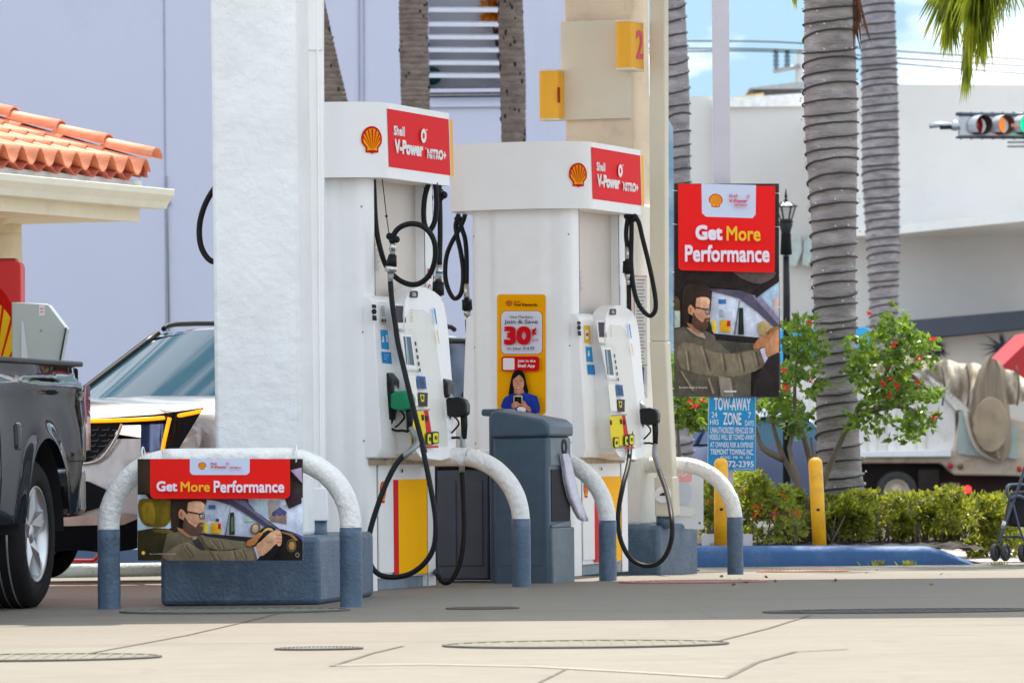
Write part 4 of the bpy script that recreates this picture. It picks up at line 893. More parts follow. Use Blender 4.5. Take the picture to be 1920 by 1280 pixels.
# ---------------- vehicles ----------------
def wheel(M4,R,w,rimR,mat_rim,spokes,par,name='wheel',dish=.03):
    "axis along local x, outer face towards +x, centre at origin"
    b=MB(M4);pr=[(rimR,w*-.35),(rimR*1.02,-w*.46),(R*.9,-w*.5),(R*.985,-w*.40),(R,-w*.2),(R,w*.2),(R*.985,w*.40),(R*.9,w*.5),(rimR*1.12,w*.49),(rimR*1.01,w*.44),(rimR,w*.35)]
    b.lathe(pr,64,ax='X');ty=b.build(name,M('tyre_rubber',(.011,.011,.012),.8,.2,9,bump=.3,bsc=60,spec=.25),par)
    b=MB(M4)
    for i in range(3): b.lathe([(R*.999,w*(-.2+.2*i)-.006),(R*1.002,w*(-.2+.2*i)),(R*.999,w*(-.2+.2*i)+.006)],64,ax='X')
    b.lathe([(rimR*1.0,w*.44),(rimR*.985,w*.46),(rimR*.95,w*.42),(rimR*.9,w*.1),(rimR*.88,-w*.3)],48,ax='X')
    b.lathe([(rimR*.2,w*.33),(rimR*.17,w*.36),(.001,w*.365)],24,ax='X')
    for i in range(spokes):
        q=2*pi*i/spokes+.3;c,s_=cos(q),sin(q)
        def pt(r,t,h): return (h,r*c-t*s_,r*s_+t*c)
        wi,wo=rimR*.17,rimR*.2
        vs=[pt(rimR*.1,-wi,w*.30),pt(rimR*.1,wi,w*.30),pt(rimR*.95,wo,w*.43-dish*.3),pt(rimR*.95,-wo,w*.43-dish*.3),pt(rimR*.1,-wi,w*.15),pt(rimR*.1,wi,w*.15),pt(rimR*.95,wo,w*.25),pt(rimR*.95,-wo,w*.25),pt(rimR*.5,0,w*.43),pt(rimR*.95,0,w*.40)]
        b.add(vs,[(0,8,1),(1,8,9,2),(0,3,9,8),(4,7,6,5),(1,2,6,5),(0,4,7,3),(2,9,3,7,6)])
    b.build('rim',mat_rim,ty)
    b=MB(M4);b.lathe([(rimR*.86,-w*.1),(.001,-w*.1)],32,ax='X');b.build('brake_shadow',m_dark,ty)
    return ty
# pickup: rear half of a dark grey truck, nose towards the camera
TA=radians(8.3);wc=G(73,1139)
TF=Fr(wc,TA)     # s backwards (away), t outward to the right
m_gun=M('gunmetal_car_paint',(.004,.006,.009),.03,.1,2,metal=.0,coat=0,spec=.5);m_gun.node_tree.nodes['Principled BSDF'].inputs['IOR'].default_value=1.24
r_=thing('pickup_truck','dark grey metallic pickup truck cut off by the photo\'s left edge, tail towards the pumps','pickup truck',TF.p(-1.5,-.9,0))
def yf(s,z):
    y=.035-(.10*max(0,(.75-z))**1.3)-.05*max(0,z-1.0)*1.2
    y+=-.03*(1 if z>1.235 else 0)*min(1,(z-1.235)/.03)+.02*math.exp(-((z-1.21)/.035)**2)
    d=sqrt(s*s+(z-.41)**2)-.52
    y+=.008*sin(s*2.6+z*6)+.003*sin(s*6.1-z*3)+.035*math.exp(-(d/.07)**2)*(1 if z>.45 else 0)
    if s>.9: y-=.9*(s-.9)**2+.02*(z<.8)
    return y
def bedside(side=0):
    b=MB(TF.mat());NS,NZ=90,26
    off=0 if side==0 else -1.98;sg=1 if side==0 else -1
    rows=[]
    for i in range(NS+1):
        s=-2.0+3.16*i/NS;row=[]
        r=abs(s);arch=.52
        zb=.47 if s<0 else .5
        if r<arch: zb=max(zb,.41+sqrt(arch*arch-r*r)*1.0)
        if s>.75: zb=.50+(s-.75)*.12
        zt=1.335+.0*s
        for j in range(NZ+1):
            z=zb+(zt-zb)*j/NZ
            y=yf(s,z)
            row.append((off+sg*y,s if not (j==NZ) else s,z))
        rows.append(row)
    b.grid(rows);
    return b.build('bed_side',m_gun,r_)
bs=bedside();bedside(1)
b=MB(TF.mat());b.box(-.12,.02,-2.0,1.02,1.335,1.365);b.box(-1.98,-1.88,-2.0,1.02,1.335,1.365);b.box(-1.9,-.1,1.0,1.06,1.33,1.36);b.build('bed_rail',m_black,r_,.01,2)
b=MB(TF.mat());b.box(-1.95,-.03,1.07,1.11,.62,1.33);tg=b.build('tailgate',m_gun,r_,.012,2)
b=MB(TF.mat());b.box(-1.85,-.1,-1.95,1.06,.62,.66);b.box(-1.7,-.28,-3.5,1.0,.42,.6);b.build('bed_floor',m_dark,r_)
b=MB(TF.mat());rr=[]
for i in range(13):
    q=pi*i/12;rr.append([(t,.515*cos(q),.41+.515*sin(q)) for t in (-.34,.02)])
b.grid(rr);b.build('wheel_housing',m_dark,r_)
# tail light
b=MB(TF.mat());vs=[]
for z in (.86,.95,1.05,1.15,1.23): vs.append([(-.09,1.24,z),(-.02,1.225,z),(.025,1.16,z),(yf(1.06,z)+.014,1.06,z),(yf(1.0,z)+.003,1.0,z)])
b.grid(vs);b.build('tail_light',M('red_lens',(.5,.015,.02),.15,.1,coat=1),r_)
# bumper
b=MB(TF.mat())
plan=[(-1.97,.95),(-1.97,1.18),(-1.8,1.3),(-.99,1.34),(-.18,1.3),(-.015,1.2),(.005,1.1),(.0,.98)]
b.prism([(x,y,.5) for x,y in plan],(0,0,.26));b.build('rear_bumper',M('bumper_chrome',(.35,.37,.38),.18,.1,metal=.9),r_,.03,3)
b=MB(TF.mat());b.grid([[(yf(-.62+i*.024,.86+j*.02)+(.010 if 0<i<6 and 0<j<8 else -.004),-.62+i*.024,.86+j*.02) for i in range(7)] for j in range(9)]);b.build('fuel_door',m_gun,r_)
b=MB(TF.mat());b.tube([(yf(s,.80)+.001,s,.80) for s in (.56,.7,.85,1.0,1.12)],.004,6);b.tube([(yf(-.95,z)+.0,-.95,z) for z in (.5,.7,.9,1.1,1.3)],.005,6);b.build('panel_gap',m_dark,r_)
rimM=M('machined_alloy',(.62,.63,.64),.3,.08,6,metal=.85)
wheel(TF.mat()@Matrix.Translation((-.13,0,.405)),.405,.27,.265,rimM,5,r_)
wheel(TF.mat()@Matrix.Translation((-1.85,0,.405))@Matrix.Rotation(pi,4,'Z'),.405,.27,.265,rimM,5,r_)
wheel(TF.mat()@Matrix.Translation((-.13,-3.7,.405)),.405,.27,.265,rimM,5,r_)
wheel(TF.mat()@Matrix.Translation((-1.85,-3.7,.405))@Matrix.Rotation(pi,4,'Z'),.405,.27,.265,rimM,5,r_)
# cab and nose (outside the frame)
b=MB(TF.mat())
sec=[(-2.03,1.25,.98,.5),(-2.1,1.85,.80,.5),(-3.1,1.88,.80,.5),(-3.75,1.3,.98,.5),(-4.6,1.2,.96,.5),(-4.75,.9,.92,.55)]
rows=[]
for s,zt,hw,zb in sec: rows.append([(-.98-.97,s,zb),(-.98-.98,s,.9),(-.98-.97,s,1.2 if zt>1.2 else zt),(-.98-hw*.8,s,zt),(-.98+hw*.8,s,zt),(-.98+.97,s,1.2 if zt>1.2 else zt),(-.98+.98,s,.9),(-.98+.97,s,zb)])
b.grid(rows,False);b.add(rows[0],[tuple(range(8))]);b.add(rows[-1],[tuple(range(8))]);b.build('cab',m_gun,r_,.03,2)
# generic rounded car body ------------------------------------------------
def car(fr,paint,r_,L=4.7,HW=.95,zr=1.74,hood=1.08,details=True):
    """local: x = t (right side +), y = s from front bumper backwards"""
    MT=fr.mat()
    def secl(s):
        # lower body half section
        f=min(1,s/.55);nose=1-.13*(1-f)**2.2; r=max(0,(s-(L-.5))/.5);tail=1-.1*r**2
        k=nose*tail;ht=hood-.13*(1-min(1,s/.5))**2+.12*min(1,max(0,(s-.2)/.95))
        if s>1.15: ht=1.2
        zb=.24 if .3<s<L-.3 else .3
        return [(0,zb),(HW*k*.8,zb),(HW*k*.95,zb+.06),(HW*k,.55),(HW*k,.75),(HW*k*.985,.95),(HW*k*.95,ht-.06),(HW*k*.86,ht),(HW*k*.6,ht+.035*(s<1.2)),(0,ht+.05*(s<1.2))]
    ss=[0,.04,.12,.25,.45,.7,1.0,1.15,1.5,2.2,3.0,3.8,L-.5,L-.2,L-.05,L]
    rows=[]
    for s in ss:
        h=secl(s);x=[(p[0],s+(0 if s>.3 else (.35*(p[0]/HW)**3.2)),p[1]) for p in h]
        rows.append(x+[(-p[0],p[1],p[2]) for p in reversed(x[:-1])])
    b=MB(MT);b.grid(rows)
    kk=HW*.87*.985;ht0=hood-.13
    nz_=[[(kk*q*(1-.05*max(0,.45-z)*2),.35*abs(kk*q/HW)**3.2-.004-.03*sin(pi*min(1,max(0,(z-.3)/.7))),z) for q in [i/8-1 for i in range(17)]] for z in (.27,.36,.5,.65,.8,.9,ht0)]
    b.grid(nz_);b.add(rows[-1],[tuple(range(len(rows[-1])))]);bd=b.build('body',paint,r_)
    g=[(1.05,1.17,.80),(1.5,1.42,.74),(2.0,zr-.04,.66),(2.5,zr,.64),(3.4,zr-.01,.64),(4.1,zr-.06,.63),(L-.35,1.45,.7),(L-.1,1.18,.8)]
    def G_(s): 
        for (a,z,w),(c,z2,w2) in zip(g,g[1:]):
            if s<=c: f=(s-a)/(c-a);return z+(z2-z)*f,w+(w2-w)*f
        return g[-1][1:]
    # roof
    rows=[]
    for s in (1.95,2.1,2.5,3.0,3.5,4.0,4.2):
        z_,w_=G_(s);rows.append([(-w_,s,z_-.05),(-w_*.9,s,z_-.012),(-w_*.5,s,z_+.015),(0,s,z_+.025),(w_*.5,s,z_+.015),(w_*.9,s,z_-.012),(w_,s,z_-.05)])
    b=MB(MT);b.grid(rows);rf=b.build('roof',paint,bd)
    gl=M('sky_reflection_glass',(.012,.055,.09),.03,.1,2,spec=.5);gl.node_tree.nodes['Principled BSDF'].inputs['IOR'].default_value=1.38  # blue base colour stands in for sky reflected in the glass
    b=MB(MT);rows=[]
    for i in range(9):
        f=i/8;s=1.0+.97*f;zc=1.19+(zr-.03-1.19)*f;w_=.80-.16*f
        rows.append([(w_*q,s+.14*abs(q)**2.2*(1-f*.5),zc-.02*abs(q)**2) for q in (-1,-.75,-.5,-.25,0,.25,.5,.75,1)])
    b.grid(rows);b.build('windscreen',gl,bd)
    wl_,wr_=rows and [r[0] for r in rows],[r[-1] for r in rows]
    for w_l in (wl_,wr_): b=MB(MT);b.tube(w_l,.032,8);b.build('pillar',m_black,bd)
    for sg in (-1,1):
        b=MB(MT);A=[(1.3,1.2),(1.75,1.46),(2.15,zr-.09),(4.05,zr-.11),(4.35,1.4),(4.45,1.2)];
        lo=[];up=[]
        for i in range(16):
            s=1.32+(4.4-1.32)*i/15
            zt=min(zr-.1,1.2+max(0,(s-1.25))*.62,1.2+max(0,4.5-s)*.9);wt=G_(max(s,1.9))[1]+.0
            lo.append((sg*.865,s,1.2));up.append((sg*(.865-(.865-.66)*(zt-1.2)/(zr-.1-1.2)),s,zt))
        b.grid([lo,up]);b.build('side_window',M('blue_side_glass',(.01,.035,.12),.05,.1,2,spec=.6),bd)
        b=MB(MT)
        for s in (2.45,3.5):
            zt=min(zr-.1,1.2+max(0,(s-1.25))*.62,1.2+max(0,4.5-s)*.9);b.tube([(sg*.872,s,1.2),(sg*.668,s+.03,zt)],.03,8)
        b.tube(up,.022,8);b.build('window_trim',m_black if details else paint,bd)
        b=MB(MT);b.tube([(sg*.6,2.05,zr-.02),(sg*.6,2.2,zr+.02),(sg*.6,3.0,zr+.035),(sg*.6,3.8,zr+.01),(sg*.6,3.95,zr-.02)],.018,8,sub=3);b.build('roof_rail',m_rubber,bd)
    b=MB(MT);w_=[]
    for i in range(5):
        f=i/4;s=L-.1-.5*f;w_.append([(q*(.8-.14*f),s,1.18+(zr-.1-1.18)*f) for q in (-1,-.5,0,.5,1)])
    b.grid(w_);b.build('rear_window',gl,bd)
    rm=M('dark_alloy',(.25,.25,.26),.3,.1,6,metal=.8)
    for s in (.95,L-.95):
        for sg in (1,-1):
            T=MT@Matrix.Translation((sg*(HW-.1),s,.36))
            if sg<0: T=T@Matrix.Rotation(pi,4,'Z')
            wheel(T,.36,.23,.24,rm,5,r_)
            b=MB(MT);b.lathe([(.41,0),(.41,sg*.006),(.001,sg*.006)],32,c=(sg*(HW-.002),s,.38),ax='X')
    return bd
m_suv=M('warm_silver_paint',(.50,.46,.45),.24,.04,2,coat=1,metal=.15)
sc0=P(330,1000,31.35);SF=Fr((sc0.x,sc0.y,0),radians(33));SF.o=SF.o-SF.n*.95-SF.d*.12+Vector((0,0,-.02))
r_=thing('suv','pale silver family car with lit amber headlights facing left behind the near column','car',SF.p(2.3,0,0))
bd=car(SF,m_suv,r_)
# front details located on the nose; plane s=const in the car frame
def fp(u,v,t=None,off=0):
    # intersect view ray with nose surface: s = .35*(x/HW)^3.2
    s=.1
    for _ in range(12):
        w=SF.hs(u,v,s);x=SF.loc(w)[1];xx=min(.95,abs(x));s=.35*(xx/.95)**3.2-.042-off
        if abs(x)>.86: s+= (abs(x)-.86)*4
    return SF.hs(u,v,s)
def patch(name,pts,mat,par,thick=.012,off=0,n=6):
    q=[fp(u,v,off=off) for u,v in pts];b=MB();b.prism(q,SF.d*thick);return b.build(name,mat,par)
def strip_on(name,top,bot,mat,par,off=0,n=14):
    rows=[]
    def at(l,f):
        x=f*(len(l)-1);i=min(int(x),len(l)-2);g=x-i;return l[i][0]*(1-g)+l[i+1][0]*g,l[i][1]*(1-g)+l[i+1][1]*g
    for i in range(n+1):
        f=i/n;a=at(top,f);c=at(bot,f);rows.append([fp(a[0]*(1-k)+c[0]*k,a[1]*(1-k)+c[1]*k,off=off) for k in (0,.5,1)])
    b=MB();b.grid(rows);return b.build(name,mat,par)
m_gb2=M('gloss_black_trim',(.006,.006,.008),.15,.1,spec=.2);m_gb2.node_tree.nodes['Principled BSDF'].inputs['IOR'].default_value=1.25
strip_on('grille',[(60,797),(120,796),(170,796),(228,795)],[(60,868),(120,868),(165,866),(195,842)],m_gb2,bd,.004)
b=MB()
for i in range(6):
    v=806+i*10
    for j in range(4):
        u=150+j*20-(i%2)*6
        if u+14<226-(max(0,v-815))*.55: b.tube([fp(u,v,off=.01),fp(u+13,v,off=.01),fp(u+15,v-4,off=.01)],.004,6)
b.build('grille_mesh',M('grille_glint',(.12,.13,.15),.3,metal=.8),bd)
b=MB();b.tube([fp(228,794,off=.014),fp(220,815,off=.014),fp(204,842,off=.014),fp(185,862,off=.014),fp(150,869,off=.014),fp(70,870,off=.014)],.010,8,sub=3);b.build('grille_surround',m_chrome,bd)
hl=strip_on('headlight',[(160,786),(290,777),(382,764)],[(160,798),(285,796),(330,850)],m_gb2,bd,.003)
strip_on('headlight_lens',[(264,796),(316,794)],[(264,848),(308,843)],M('headlight_glass',(.05,.09,.22),.08,.4,20,coat=1,metal=.4),bd,.006)
strip_on('headlight_housing',[(316,790),(350,784),(376,772)],[(302,846),(316,846),(330,842)],m_gb2,bd,.005)
am=M('amber_light',(1,.27,.0),.4,.02,emit=.55)
b=MB()
def ribbon(pts,w,off=.045):
    p=[fp(u,v,off=off) for u,v in pts];b.tube(p,w,8,sub=3)
ribbon([(158,789),(210,788),(260,786),(305,783),(345,777),(378,770)],.013)
ribbon([(318,783),(314,800),(309,822),(305,842)],.013)
b.build('amber_running_light',am,hl)
strip_on('air_intake',[(90,902),(130,901),(165,902),(200,918),(206,928)],[(90,974),(120,973),(150,962),(190,950),(203,935)],m_gb2,bd,.004)
strip_on('lower_grille',[(90,985),(150,984),(200,984),(258,966),(300,964)],[(90,1034),(150,1031),(200,1036),(250,1030),(300,1012)],M('matt_black_trim',(.004,.004,.005),.8,spec=.05),bd,.006)
strip_on('skid_trim',[(110,970),(180,965),(230,962),(258,964)],[(110,986),(180,984),(230,984),(258,972)],M('copper_reflection_trim',(.35,.24,.2),.25,.2,metal=.4),bd,.009)
# blue car far behind the far hoop
m_blue=M('blue_car_paint',(.02,.045,.13),.25,.05,2,coat=1)
c=P(1340,830,75);CF=Fr((c.x-.3,75,gz(75)+.12),radians(168))
r_=thing('car','dark blue parked car glimpsed behind the far hoop and towing sign','car',CF.p(2.3,0,0))
car(CF,m_blue,r_,zr=1.72,details=False)
# ---------------- buildings behind ----------------
m_lav=M('lavender_render',(.60,.60,.72),.85,.03,.3,bump=.12,bsc=14,dirt=((.46,.47,.58),.5),dsc=.3,stretch=(1,1,.45))
YW=80.
def wx(u,v=800): return P(u,v,YW).x
r_=thing('building','long windowless lavender grey wall behind the pumps with one louvred opening','building',(-8,YW+6,gz(YW)))
o0,o1=P(803,0,YW),P(938,182,YW);X0,X1,ZB,ZT=o0.x,P(960,100,YW).x,o1.z,o0.z+3.2
xl,xr,zt=wx(-2200),wx(1205),15.5
b=MB();b.box(xl,X0,YW,YW+12,-1.5,zt);b.box(X1,xr,YW,YW+12,-1.5,zt);b.box(X0,X1,YW,YW+12,-1.5,ZB);b.box(X0,X1,YW,YW+12,ZT,zt);b.box(X0,X1,YW+2.2,YW+12,ZB,ZT);wallo=b.build('wall',m_lav,r_)
b=MB();b.box(X0,X1,YW+.7,YW+.8,ZB,ZT);b.build('added_light_panel',M('pale_added_panel',(.6,.61,.66),.8,.08,1),r_)  # pale panel added close behind the slats to brighten the dark opening
b=MB()
def vline(b,ua,va,ub,vb,w,Y,d): 
    p,q=P(ua,va,Y),P(ub,vb,Y);b.add([p+Vector((-w,0,0)),p+Vector((w,0,0)),q+Vector((w,0,0)),q+Vector((-w,0,0)),p+Vector((-w,-d,0)),p+Vector((w,-d,0)),q+Vector((w,-d,0)),q+Vector((-w,-d,0))],[(4,5,6,7),(0,4,7,3),(1,2,6,5),(0,1,5,4),(3,7,6,2)])
vline(b,307,-40,314,900,.012,YW,.012);vline(b,673,-40,676,900,.014,YW,.02);vline(b,682,-40,684,900,.01,YW,.02);b.build('wall_seam',M('seam_shade',(.34,.35,.42),.8),wallo)
vp=P(314,380,YW-.05)
b=MB();b.tube([P(312,330,YW-.03),P(314,400,YW-.03),P(317,620,YW-.03)],.012,6);b.box(vp.x-.05,vp.x+.05,YW-.05,YW,vp.z-.03,vp.z+.03);b.build('wall_cable',m_grey,wallo)
lv=MB()
for v in (-60,-35,-12,17,44,68,92,116,140): 
    p=P(803,v,YW+.1);q=P(945,v+3,YW+.1);lv.prism([(p.x,YW+.02,p.z),(p.x,YW+.22,p.z+.05),(p.x,YW+.22,p.z+.01),(p.x,YW+.02,p.z-.06)],(X1-X0,0,q.z-p.z+.02))
lo_=lv.build('louvre_slats',M('slat_white',(.68,.68,.74),.6,.03),r_)
b=MB();s0_=P(803,168,YW);s1_=P(960,172,YW);b.box(X0,X1,YW-.12,YW+.3,s0_.z-.11,s0_.z+.0);b.box(X0-.3,X1+.1,YW-.05,YW,s0_.z-.3,s0_.z-.24);sill=b.build('sill',m_lav,r_)
b=MB();b.box(X0,X1,YW-.125,YW-.12,s0_.z-.1,s0_.z-.06);b.box(X0+.2,X1-.1,YW-.1,YW+.1,s0_.z,s0_.z+.03);b.build('sill_gap',M('dirty_sill',(.1,.09,.08),.9,.4,20),sill)
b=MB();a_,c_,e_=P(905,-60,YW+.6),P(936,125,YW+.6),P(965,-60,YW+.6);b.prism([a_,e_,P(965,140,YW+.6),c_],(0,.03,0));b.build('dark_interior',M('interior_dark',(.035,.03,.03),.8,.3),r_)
b=MB();rng=random.Random(5)
def leaf(b,c,L,w,rng,d=None,up=None):
    d=d or Vector((rng.gauss(0,1),rng.gauss(0,1),rng.gauss(0,.7))).normalized();sd=d.cross(Vector((rng.gauss(0,1),rng.gauss(0,1),rng.gauss(0,1)))).normalized()*w;n=d.cross(sd).normalized()*w*.35
    b.add([c,c+d*L*.45+sd+n,c+d*L,c+d*L*.45-sd+n],[(0,1,2),(0,2,3)])
for i in range(70):
    u=912+rng.random()*26;v=rng.random()*60-20;leaf(b,P(u,v,YW+.45),.22,.08,rng)
tag(b.build('plant',M('orange_leaves',(.7,.25,.01),.6,.4,8,trans=.3)),'orange leafed plant inside the louvred opening of the lavender wall','plant')
b=MB(Matrix.Translation(P(811,143,YW+.5)));b.lathe([(.15,0),(.15,-.06),(.001,-.1)],28,ax='Y');tag(b.build('globe_lamp',M('dark_green_enamel',(.0,.13,.1),.5,.2)),'round dark green disc behind the louvres of the lavender wall','lamp')
# ---- tiled kiosk on the left
m_fascia=M('cream_fascia',(.88,.81,.62),.55,.04,4,dirt=((.55,.47,.3),.3),dsc=6)
K=Fr(P(262,391,40.8),radians(24))
r_=thing('kiosk','cream kiosk with orange barrel tile roof and white gutter at the photo\'s left edge','kiosk',K.p(-4,-3,-K.o.z+gz(40)))
MK=K.mat();LN=10.
b=MB(MK);b.prism([(.0,.18,0),(.16,.18,0),(.185,.18,.05),(.235,.18,.11),(.245,.18,.16),(.225,.18,.165),(.0,.18,.15)],(0,-LN,0));b.build('gutter',M('gutter_white',(.9,.87,.74),.5,.04,4),r_)
b=MB(MK);b.box(-.03,-.002,-LN,.0,-.115,.17);b.build('fascia',m_fascia,r_)
b=MB(MK);b.box(-1.25,-.03,-LN,.0,-.105,-.09);b.build('soffit',m_fascia,r_)
b=MB(MK);b.box(-7,-1.14,-LN,-.02,-K.o.z-.3,-.1);wk=b.build('wall',M('cream_stucco',(.7,.6,.4),.85,.08,4,bump=.4,bsc=18),r_)
b=MB(MK);b.box(-.03,.02,-LN,-.0,.17,.235);b.build('eave_flashing',M('weathered_flashing',(.5,.53,.56),.55,.12,5,dirt=((.3,.28,.25),.5),dsc=8),r_)
def tilecourse(b,t0,L,z0,rise,s0,n,p=.30,R=.10):
    def prof(x): # x in units of pitch
        f=x%1.0
        return R*sin(pi*f/.58)*1.0 if f<.58 else -.035*sin(pi*(f-.58)/.42)
    N=n*16;rows=[];rw2=[]
    for tt,dz in ((t0,.018),(t0-L*.5,.008),(t0-L,.0)):
        zz=z0+rise*(t0-tt)+dz;rows.append([(tt,s0-p*i/16,zz+prof(i/16)*(1.0 if tt==t0 else .93)) for i in range(N+1)])
    b.grid(rows);b.grid([[(t0,s,z) for _,s,z in rows[0]],[(t0-.001,s,z-.014) for _,s,z in rows[0]]],False)
    b.grid([[(t,s,z-.014) for t,s,z in r] for r in rows])
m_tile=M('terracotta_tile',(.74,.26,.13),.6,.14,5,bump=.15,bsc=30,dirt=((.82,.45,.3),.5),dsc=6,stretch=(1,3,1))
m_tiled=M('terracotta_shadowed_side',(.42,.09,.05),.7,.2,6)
b=MB(MK);RS=.29
for k in range(9):
    tilecourse(b,.10-.40*k,.46,.30+RS*.40*k,RS,.02,30)
tl_=b.build('roof_tiles',m_tile,r_)
b=MB(MK)
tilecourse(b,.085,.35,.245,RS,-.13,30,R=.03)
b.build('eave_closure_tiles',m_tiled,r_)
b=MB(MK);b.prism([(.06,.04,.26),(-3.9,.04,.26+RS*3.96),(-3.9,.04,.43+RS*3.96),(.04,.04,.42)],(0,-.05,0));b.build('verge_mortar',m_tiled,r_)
b=MB(MK)
for k in range(9):
    t0=.16-.46*k;z0=.405+RS*.46*k;rows=[]
    for tt,r,dz in ((t0,.098,.025),(t0-.5,.082,0)):
        rows.append([(tt,.02+r*cos(q),z0+RS*(t0-tt)+dz+r*.85*sin(q)) for q in [pi*i/12 for i in range(13)]])
    b.grid(rows);b.grid([[(t-.001,s,z-.012) for t,s,z in r] for r in rows]);b.grid([rows[0],[(t,s,z-.012) for t,s,z in rows[0]]],False)
b.build('verge_cap_tiles',m_tile,r_)
b=MB(MK);b.prism([(-7,.0,-.1),(-.05,0,-.1),(-.05,0,.24),(-3.9,0,.26+RS*3.9),(-7,0,.2)],(0,-.03,0));b.build('gable',m_fascia,r_)
# downpipe under the gutter
b=MB();q=lambda u,v,k=40.2:P(u,v,k);b.tube([q(18,360),q(20,378),q(14,400),q(4,412),q(-14,424),q(-16,700),q(-16,960)],.055,14,sub=3);b.build('downpipe',m_fascia,r_)
b=MB();b.tube([q(-20,438),q(20,440),q(40,440)],.016,8);b.build('conduit',m_fascia,r_)
# ---- red emblem sign and clear machine panel by the kiosk
YR=38.9
r_=thing('emblem_sign','red sign box with large yellow scallop, cut off by the left photo edge','sign',P(0,900,YR))
b=MB();b.prism(rnd([P(-140,494,YR),P(39,488,YR),P(39,900,YR),P(-140,900,YR)],.06),(0,.35,0));b.build('housing',M('red_sign_plastic',(.62,.012,.012),.5,.05,3),r_,.01)
b=MB();b.prism([P(-60,484,YR+.05),P(29,484,YR+.05),P(29,496,YR+.05),P(-60,496,YR+.05)],(0,.2,0));b.box(P(-60,900,YR).x,P(20,900,YR).x,YR+.05,YR+.3,gz(YR)-.1,P(0,890,YR).z);b.build('stand',M('dark_red',(.3,.01,.01),.5),r_)
a=Art(lambda x,y,k:P(x,y,YR-.001-k),.001)
a.poly([(-56+88*sin(radians(t)),620-104*cos(radians(t))) for t in range(-100,101,8)]+[(28,700),(-140,700)],(190,24,20))
a.poly([(-56+87*sin(radians(t)),640-90*cos(radians(t))) for t in range(-90,91,8)]+[(31,700),(-140,700)],(232,186,30))
for x0,x1 in ((6,8),(-14,-9),(20,23),(30,33)):
    pass
for (tx,ty,bx) in ((8,562,-12),(22,602,-6),(31,648,4),(-16,548,-22),(-40,542,-32)): a.poly([(tx-2.2,ty-6),(tx+2.2,ty-2),(bx+1.2,702),(bx-1.2,702)],(200,30,22))
a.build('emblem',r_)
YG=38.2
r_=thing('air_machine','grey green angular air machine cabinet standing behind the pickup bed','machine',P(80,900,YG))
b=MB();b.prism([P(22,566,YG),P(90,570,YG),P(124,615,YG),P(110,690,YG),P(110,900,YG),P(22,900,YG)],(0,.3,0));b.build('cabinet',M('frosted_grey_green',(.42,.48,.47),.35,.05,2),r_,.008)
b=MB();b.tube([P(124,614,YG-.01),P(110,690,YG-.01),P(110,720,YG-.01)],.008,6);b.build('edge_trim',m_black,r_)
a=Art(lambda x,y,k:P(x,y,YG-.001-k),.001);a.rect(73,572,84,591,(226,226,226),1);a.rect(75,577,82,580,(220,150,150));a.rect(75,583,82,586,(220,160,160));a.poly([(40,600),(44,604),(53,672),(40,672)],(206,212,222));a.circ(77,620,1.5,2,(130,136,136));a.build('sticker',r_)
# ---- low kerbs seen under the silver car
b=MB();a0=P(-60,1085,34.2);a1=P(480,1076,34.6);dv=Vector((0,.25,0));b.tube([a0+Vector((0,.06,.045)),(a0+a1)/2+Vector((0,.06,.045)),a1+Vector((0,.06,.045))],.05,14);
tag(b.build('wheel_stop',M('flaked_white_kerb_paint',(.6,.68,.68),.7,.1,10,dirt=((.12,.25,.26),.9),dsc=9,bump=.5)),'low flaked white and teal kerb bar on the ground under the silver car','kerb')
b=MB();c0=P(-100,1062,37.0);c1=P(420,1058,37.0);b.box(c0.x,c1.x,37,37.4,gz(37)-.1,c0.z+.12);tag(b.build('low_wall',M('blue_grey_wall_paint',(.09,.16,.32),.6,.1,4)),'low blue painted wall behind the silver car\'s bumper','wall')
b=MB();pts=[P(100+i*2.0,1051-(i>38)*(i-38)*2.2+(.8 if i%2 else -.8),33.9) for i in range(46)];b.tube(pts,[.011 if i%2 else .016 for i in range(46)],8);tag(b.build('air_hose',M('red_hose',(.6,.02,.02),.4)),'red corrugated air hose lying on the flaked white kerb','hose')
# ---- right hand buildings
m_rb=M('white_render',(.63,.61,.585),.85,.05,.3,dirt=((.5,.49,.48),.4),dsc=.5)
YA=170;YBd=150
def boxpx(b,u0,v0,u1,v1,Y,dep,vb=None):
    p,q=P(u0,v0,Y),P(u1,v1,Y);zb=min(p.z,q.z) if vb is None else vb
    b.prism([(p.x,Y,zb),(q.x,Y,zb),(q.x,Y,q.z),(p.x,Y,p.z)],(0,dep,0))
r_=thing('building','white flat roofed block seen between the pole and the wrapped palms','building',P(1420,900,YA),'white blocks across the street')
b=MB();boxpx(b,1180,182,1336,180,YA,20,-2);boxpx(b,1336,190,1640,170,YA-.4,20,-2);b.build('wall',m_rb,r_)
b=MB();boxpx(b,1336,186,1640,166,YA-.6,1,P(1336,190,YA).z-.25);b.build('coping',M('bright_coping',(.78,.78,.76),.7),r_)
b=MB();
for x in (1484,1508,1530):
    b.prism([P(x,452,YA-.8),P(x+16,440,YA-.8),P(x+20,470,YA-.8),P(x+8,500,YA-.8),P(x-4,496,YA-.8)],(0,.3,0))
b.build('screen_block',M('pale_green_grey',(.5,.58,.55),.7),r_)
r_=thing('roof_shed','tan and dark rooftop plant boxes on the white block','roof shed',P(1450,180,YA+6))
b=MB();boxpx(b,1378,182,1432,174,YA+5,4,P(1380,196,YA).z);b.build('tan_box',M('tan_sheet',(.5,.38,.2),.6),r_)
b=MB();boxpx(b,1412,166,1540,150,YA+6,5,P(1420,196,YA).z);b.build('dark_box',M('dark_sheet',(.1,.1,.095),.6,.3),r_)
b=MB();boxpx(b,1405,165,1545,148,YA+5.6,6,P(1440,165,YA+5).z);b.build('roof_edge',m_grey,r_)
